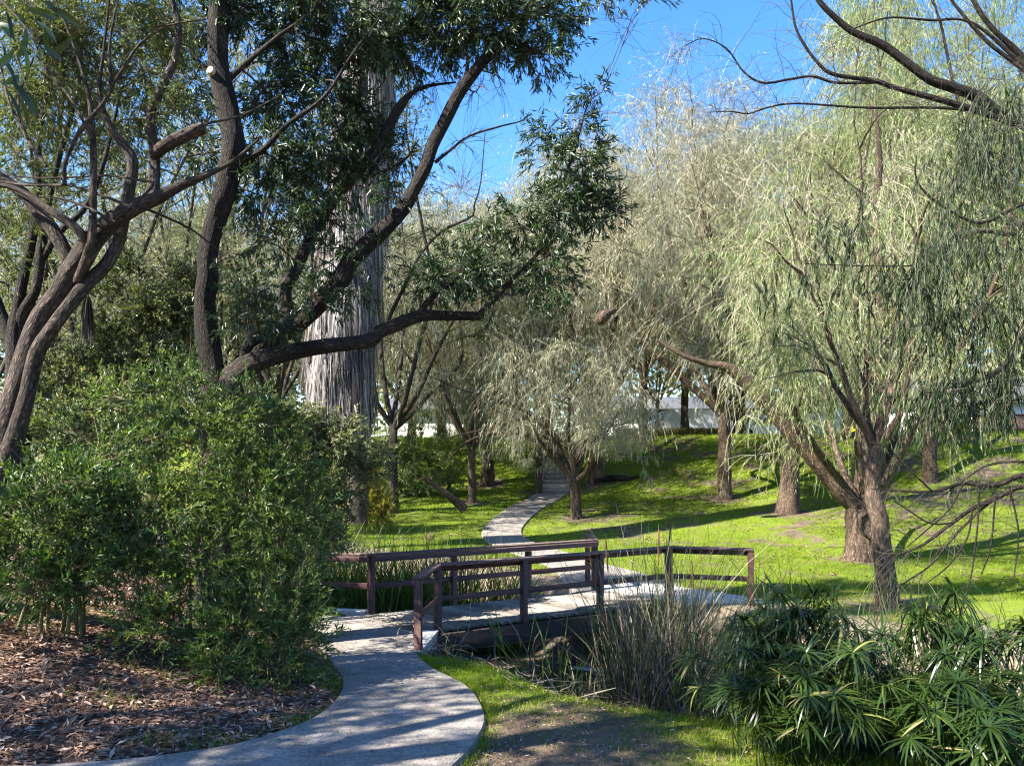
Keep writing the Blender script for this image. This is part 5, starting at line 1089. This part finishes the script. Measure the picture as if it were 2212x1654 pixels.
# ------------------------------------------------------------------ grass, litter
def scatter(n, x0, x1, y0, y1, dens):
    x = rng.uniform(x0, x1, n); y = rng.uniform(y0, y1, n); k = rng.random(n) < dens(x, y); return x[k], y[k]
def clear(x, y):
    k = ~inside(x, y, NEAR_POLY) & (pdist(x, y, F_MID) > .72)
    k &= ~inside(x, y, ap)
    return k
def grass_obj(name, label, pts, hmin, hmax, w, lean=.6, z=.01):
    x, y = pts; k = clear(x, y); x, y = x[k], y[k]; n = len(x)
    B = np.c_[x, y, terrain(x, y)-z]; hh = (hmin+(hmax-hmin)*rng.random(n)**1.5)*(.6+.8*fbm(x*1.5, y*1.5, 41)); mb = MB()
    blades(mb, B, hh, w*(.6+.8*rng.random(n))*(1+y*.02), lean, np.clip(.5*rng.random(n)+.55*fbm(x*.9, y*.9, 43), 0, 1))
    o = mb.build(name, M['grass'], kind='stuff'); return tag(o, label, 'grass')
grass_obj('grass', 'short bright grass on the near creek bank right of the path', scatter(170000, -1.6, 4.5, 4.2, 11.2, lambda x, y: cover(x, y)[0]*np.clip(1.2-(y-4)*.07, .2, 1)), .03, .085, .006)
grass_obj('lawn', 'sunlit lawn and bank beyond the creek', scatter(420000, -9, 14, 14, 30, lambda x, y: cover(x, y)[0]*np.clip(1.5-y/22, .3, 1)*(np.abs(x) < .75*y)), .03, .09, .010)
grass_obj('lawn', 'upper grassy slope below the street', scatter(160000, -14, 26, 30, 46, lambda x, y: cover(x, y)[0]*.8*(np.abs(x) < .72*y)), .05, .12, .022)
eg = MB(); ex = []
for Q, sg, a_, b_, n in ((P_RIGHT, 1, 48, 112, 2600), (P_LEFT, -1, 40, 90, 900)):
    k = rng.integers(a_, b_, n); f_ = rng.random(n)[:, None]; q = Q[k, :2]*(1-f_)+Q[k+1, :2]*f_; tg = nrm(Q[k+1, :2]-Q[k, :2]); nn = np.stack([tg[:, 1], -tg[:, 0]], -1)*sg
    keep_ = fbm(q[:, 0]*2.2, q[:, 1]*2.2, 91+sg) > .5-.08*sg; q = (q+nn*(.035+np.abs(rng.normal(0, .05, (n, 1)))))[keep_]; ex.append(np.c_[q, path_z(q[:, 1])-.05])
ex = np.vstack(ex); blades(eg, ex, (.03+.06*rng.random(len(ex))), .005*(.6+.8*rng.random(len(ex))), .7)
tag(eg.build('grass', M['grass'], kind='stuff'), 'grass fringe creeping over the edges of the near path', 'grass')
tx, ty = [], []
for (u, v, n, r) in [(455, 1612, 160, .16), (330, 1605, 120, .14), (640, 1568, 150, .14), (700, 1470, 260, .2), (735, 1490, 150, .15), (390, 1470, 160, .25), (330, 1440, 90, .2), (110, 1315, 200, .3), (180, 1330, 120, .2), (250, 1520, 70, .15), (60, 1330, 120, .25), (680, 1455, 200, .18), (525, 1610, 60, .1)]:
    g0 = on_ground(u, v, 4, 12); tx.append(g0[0]+rng.normal(0, r, n)); ty.append(g0[1]+rng.normal(0, r*.7, n))
grass_obj('grass', 'scattered grass tufts in the leaf litter left of the path', (np.concatenate(tx), np.concatenate(ty)), .05, .16, .006, .7)
def litter_obj(label, n, box_, dens, size, mat, kind='litter'):
    x, y = scatter(n, *box_, dens); k = clear(x, y); x, y = x[k], y[k]; m = len(x); mb = MB()
    B = np.c_[x, y, terrain(x, y)+.004+.02*rng.random(m)]
    d = nrm(np.c_[rng.normal(0, 1, (m, 2)), rng.normal(.05, .22, m)]); add_leaves(mb, B, d, nrm(np.c_[rng.normal(0, .35, (m, 2)), np.ones(m)]), size*(.5+rng.random(m)), size*.33*(.6+.8*rng.random(m)), fold=.2, curl=.15)
    return tag(mb.build('leaf_litter', M[mat], kind='stuff'), label, kind)
litter_obj('reddish brown dead leaves strewn left of the path', 60000, (-8, -1.3, 4.9, 13), lambda x, y: cover(x, y)[1]*np.clip(1.5-y*.1, .25, 1), .075, 'litter', 'leaves')
x, y = scatter(9000, -8, -1.3, 4.9, 11, lambda x, y: cover(x, y)[1]); k = clear(x, y); x, y = x[k], y[k]; m = len(x); mb = MB()
C = curves(np.c_[x, y, terrain(x, y)+.012], nrm(np.c_[rng.normal(0, 1, (m, 2)), 0*x]), .08+.14*rng.random(m), 3, 0, .08); add_ribbons(mb, C, np.full((m, 3), .004))
tag(mb.build('needle_litter', M['litter'], kind='stuff'), 'thin dry needles and bark strips in the leaf litter', 'leaves')
litter_obj('dead leaves scattered over the far lawn', 16000, (-9, 15, 14, 34), lambda x, y: .55*smooth(.4, .7, fbm(x*.5, y*.5, 81)), .12, 'litter', 'leaves')
litter_obj('few dead leaves on the bare soil right of the path', 9000, (-.5, 2.5, 4.6, 8), lambda x, y: .45+0*x, .035, 'litter', 'leaves')
mb = MB(); m = 260; k = rng.integers(20, len(P_LEFT), m); s = rng.random(m)[:, None]; q = P_LEFT[k, :2]*(1-s)+P_RIGHT[k, :2]*s
add_leaves(mb, np.c_[q, path_z(q[:, 1])+.004], nrm(np.c_[rng.normal(0, 1, (m, 2)), np.abs(rng.normal(0, .1, m))]), nrm(np.c_[rng.normal(0, .2, (m, 2)), np.ones(m)]), .015+.05*rng.random(m)**3, .008+.016*rng.random(m)**2)
tag(mb.build('leaf_litter', M['litter'], kind='stuff'), 'tiny dry leaf crumbs dotted over the near path', 'leaves')
ol = MB(); q = on_ground(925, 1166, 14, 30)
add_leaves(ol, q+rng.normal(0, .05, (3, 3))*[1, 1, .2], nrm(np.array([[.5, -.3, .8], [-.6, .1, .5], [.2, .2, .9]])), nrm(rdir(3)), .28, .12); tag(ol.build('dead_leaf', M['litter'], origin=q), 'large curled orange dead leaf on the sunny lawn edge', 'leaf')

# ------------------------------------------------------------------ street at the top of the bank
TOP = 3.70
def street_box(t, name, mat, c, size, **kw): return part(name, mat, lambda mb: box(mb, c, size, **kw), t)
def car(label, x, y, L, body, van=False):
    t = thing('parked_car', label, 'car', (x, y, TOP), 'vehicles parked along the street')
    pr = np.array([(-.5, .30), (-.5, .72), (-.42, .86), (-.22, .92), (-.10, 1.38), (.20, 1.44), (.36, 1.02), (.47, .92), (.5, .66), (.5, .30)]) if not van else np.array([(-.5, .35), (-.5, 1.0), (-.40, 1.10), (-.31, 1.75), (-.25, 1.85), (.46, 1.88), (.5, 1.75), (.5, .35)])
    mb = MB(); n = len(pr); V = np.vstack([np.c_[pr[:, 0]*L, np.full(n, s_*.88*(1 if True else 0)), pr[:, 1]] for s_ in (-1, 1)])
    V[:, 1] *= np.where(V[:, 2] > 1.0, .84, 1.0)
    V = V+[x, y, TOP]; i = np.arange(n); j = (i+1) % n
    mb.add(V, np.stack([i, j, n+j, n+i], -1)); c0 = V[:n].mean(0); c1 = V[n:].mean(0)
    mb.add(np.vstack([V[:n], c0]), np.stack([j, i, np.full(n, n)], -1)); mb.add(np.vstack([V[n:], c1]), np.stack([i, j, np.full(n, n)], -1)); mb.build('body', body, t)
    for s_ in (-1, 1):
        w = np.array([(-.16, .95), (-.08, 1.33), (.19, 1.38), (.30, .98)]) if not van else np.array([(-.36, 1.15), (-.28, 1.65), (-.1, 1.7), (-.1, 1.15)])
        mb = MB(); k = .80 if van else .80
        mb.add(np.c_[w[:, 0]*L+x, np.full(4, y+s_*.90*np.where(w[:, 1] > 1.0, .845, 1.0)), w[:, 1]+TOP], [[0, 1, 2, 3]]); mb.build('side_window', M['glass'], t)
    ws = np.array([(-.225, .94), (-.105, 1.36)]) if not van else np.array([(-.405, 1.13), (-.315, 1.72)])
    mb = MB(); mb.add([[ws[0, 0]*L+x-.02, y-.74, ws[0, 1]+TOP+.01], [ws[0, 0]*L+x-.02, y+.74, ws[0, 1]+TOP+.01], [ws[1, 0]*L+x-.02, y+.66, ws[1, 1]+TOP+.01], [ws[1, 0]*L+x-.02, y-.66, ws[1, 1]+TOP+.01]], [[0, 1, 2, 3]]); mb.build('windscreen', M['glass'], t)
    for wx in (-.32, .31):
        for s_ in (-1, 1):
            mb = MB(); a = np.arange(16)*np.pi/8
            for rr_, yy, ma in ((.32, .90, 0), (.19, .912, 1)):
                ring = np.c_[x+wx*L+np.cos(a)*rr_, np.full(16, y+s_*yy), TOP+.32+np.sin(a)*rr_]; ring2 = ring.copy(); ring2[:, 1] = y+s_*.68
                i = np.arange(16); j = (i+1) % 16; mb.add(np.vstack([ring, ring2, ring.mean(0)]), np.stack([i, j, 16+j, 16+i], -1), mi=ma); b0 = mb.n-33; mb.f.append(np.stack([i, j, np.full(16, 32)], -1)+b0); mb.m.append(np.full(16, ma))
            mb.build('wheel', [M['black'], M['white']], t)
    return t
def sx(u, d): return (u-CX)/FPX*d
car('white parked car glimpsed between the willow trunks on the street', sx(1655, 49), 49, 4.4, M['white'])
car('white van parked left of the car behind the hanging willow strands', sx(1480, 49.5), 49.5, 4.9, M['white'], True)
def house(label, u0, u1, d, hw, hr, wall, roof, depth=8, wins=()):
    x0, x1 = sx(u0, d), sx(u1, d); t = thing('house', label, 'house', ((x0+x1)/2, d, TOP))
    street_box(t, 'wall', wall, ((x0+x1)/2, d+depth/2, TOP+hw/2), (x1-x0, depth, hw))
    mb = MB(); e = .5; V = np.array([[x0-e, d-e, hw], [x1+e, d-e, hw], [x1+e, d+depth+e, hw], [x0-e, d+depth+e, hw], [x0-e, d+depth/2, hw+hr], [x1+e, d+depth/2, hw+hr]])+[0, 0, TOP]
    mb.add(np.vstack([V, V+[0, 0, .15]]), [[6, 7, 11, 10], [8, 9, 10, 11], [0, 3, 2, 1], [0, 1, 7, 6], [2, 3, 9, 8]]); mb.f.append(np.array([[0, 6, 10], [0, 10, 4], [3, 4, 10], [3, 10, 9], [1, 11, 7], [1, 5, 11], [2, 8, 11], [2, 11, 5]])+mb.n-12); mb.m.append(np.zeros(8)); mb.build('roof', roof, t)
    for (wu, wv0, wv1, ww) in wins:
        xx = sx(wu, d); w = street_box(t, 'window', M['white'], (xx, d-.03, TOP+(wv0+wv1)/2), (ww+.16, .08, wv1-wv0+.16)); part('pane', M['glass'], lambda mb: box(mb, (xx, d-.08, TOP+(wv0+wv1)/2), (ww, .04, wv1-wv0)), t)
    return t
house('low pale house across the street behind the white van', 1330, 1700, 60, 2.5, 1.2, M['wall_pale'], M['roof'], wins=((1420, .9, 2.0, 1.4), (1600, .9, 2.0, 1.6)))
house('pale blue garage wall showing between the right-hand willow trunks', 1740, 1900, 53, 2.7, 1.0, M['wall_blue'], M['roof'], 6, wins=((1865, 1.2, 2.1, 1.0),))
house('grey-roofed pale house behind the orange fence at the right edge', 2000, 2500, 60, 3.0, 2.4, M['wall_pale'], M['roof'], 9, wins=((2070, 1.0, 2.2, 1.4), (2180, 1.0, 2.2, 1.4)))
house('pale house far behind the left end of the street', 850, 1130, 62, 2.6, 1.5, M['wall_pale'], M['roof'], 8, wins=((1090, 1., 2., 1.2),))
t = thing('board_fence', 'orange-brown board fence at the top of the bank on the right', 'fence', (sx(2170, 51), 51, TOP))
for k in range(34):
    mb = MB(); box(mb, (sx(2105, 51)+k*.26, 51, TOP+.82), (.245, .03, 1.6), bev=.004, rnd=rng.random()); mb.build('board', M['fence'], t)
part('rail', M['wood_red'], lambda mb: box(mb, (sx(2105, 51)+4.4, 50.95, TOP+1.66), (9.0, .12, .08)), t)
part('rail', M['wood_red'], lambda mb: box(mb, (sx(2105, 51)+4.4, 50.955, TOP+.7), (9.0, .06, .12)), t)
hd = thing('hedge', 'low clipped yellow-green hedge along the top of the bank', 'hedge', (sx(1450, 42.5), 42.5, TOP))
mb = MB(); n = 9000; B = np.c_[rng.uniform(sx(1330, 42.5), sx(1560, 42.5), n), 42.5+rng.normal(0, .22, n), TOP-.1+.55*rng.random(n)]
add_leaves(mb, B, rdir(n), rdir(n), .1, .05); mb.build('foliage', M['leaf_yellow'], hd, kind='stuff')
mb = MB(); box(mb, (sx(1445, 42.5), 42.5, TOP+.08), (sx(1555, 42.5)-sx(1335, 42.5), .35, .6)); mb.build('core', M['twig_dark'], hd)
for (u, d, h_, lab) in [(2060, 48, 2.0, 'yellow-green bush left of the orange fence'), (1985, 49, 1.7, 'small yellow-green bush between the garage and the fence'), (1120, 50, 1.6, 'yellow-green bush behind the black bin')]:
    b = np.array([sx(u, d), d, TOP]); shrub('yellow_bush', lab, b, [(b+[rng.normal(0, .3), 0, h_*.6], (.8, .7, h_*.5), 30), (b+[.3, 0, h_*.4], (.7, .6, h_*.4), 20)], M['leaf_yellow'], M['twig_olive'], .14, .07, 6, ntw=7, nleaf=12, tl=.35)
bn = thing('wheelie_bin', 'black wheeled bin at the top of the steps', 'bin', (sx(1133, 46), 46, TOP))
def taper(mb, c, w0, w1, h_, mi=0):
    V = np.array([[a*w, b*w, z] for w, z in ((w0, 0), (w1, h_)) for a, b in ((-.5, -.5), (.5, -.5), (.5, .5), (-.5, .5))])+c
    mb.add(V, [[0, 1, 5, 4], [1, 2, 6, 5], [2, 3, 7, 6], [3, 0, 4, 7], [4, 5, 6, 7]], mi=mi)
part('bin_body', M['black'], lambda mb: taper(mb, np.array([sx(1133, 46), 46, TOP+.08]), .5, .62, .95), bn)
part('lid', M['black'], lambda mb: box(mb, (sx(1133, 46), 46, TOP+1.07), (.68, .72, .07), bev=.02), bn)
for s_ in (-1, 1): part('wheel', M['black'], lambda mb: batch_tubes(mb, np.array([[[sx(1133, 46)+s_*.2-.03, 46.3, TOP+.1], [sx(1133, 46)+s_*.2, 46.3, TOP+.1], [sx(1133, 46)+s_*.2+.03, 46.3, TOP+.1]]]), np.array([[.1, .1, .1]]), 12), bn)
sp_ = thing('street_post', 'white post with a red band beside the black bin', 'post', (sx(1086, 46.5), 46.5, TOP))
part('pole', M['white'], lambda mb: batch_tubes(mb, np.array([[[sx(1086, 46.5), 46.5, TOP-.2], [sx(1086, 46.5), 46.5, TOP+1], [sx(1086, 46.5), 46.5, TOP+2.4]]]), np.array([[.06, .06, .05]]), 10), sp_)
part('red_band', M['red'], lambda mb: box(mb, (sx(1107, 46.5), 46.5, TOP+1.55), (.14, .14, .9), bev=.01), sp_)
lp = thing('lamp_post', 'white street lamp post behind the willow strands left of the white van', 'lamp post', (sx(1410, 48), 48, TOP))
part('pole', M['white'], lambda mb: batch_tubes(mb, np.array([[[sx(1410, 48), 48, TOP-.1], [sx(1410, 48), 48, TOP+1.2], [sx(1410, 48), 48, TOP+2.6]]]), np.array([[.08, .07, .06]]), 10), lp)
part('lamp_head', M['white'], lambda mb: taper(mb, np.array([sx(1410, 48), 48, TOP+2.6]), .3, .7, .45), lp)
rd = MB(); rd.add([[-70, 47.6, TOP+.012], [90, 47.6, TOP+.012], [90, 53, TOP+.012], [-70, 53, TOP+.012]], [[0, 1, 2, 3]]); rd.build('road', M['path'], kind='structure')

# ------------------------------------------------------------------ far wood beyond the street
tl = MB(); n = 60000
x = rng.uniform(-110, 130, n); hgt = 11.0+8.0*fbm(x*.12+50, 0*x+3, 61)+2*fbm(x*.5+50, 0*x, 63); y = 80+8*rng.random(n)-4*np.sin(x*.4); z = 3.2+hgt*rng.random(n)**.7
add_leaves(tl, np.c_[x, y, z], nrm(rdir(n)+[0, 0, -.3]), rdir(n), .7+.6*rng.random(n), .42)
tag(tl.build('far_woods', M['leaf_pale'], kind='stuff'), 'far-off mass of trees beyond the street', 'woods')
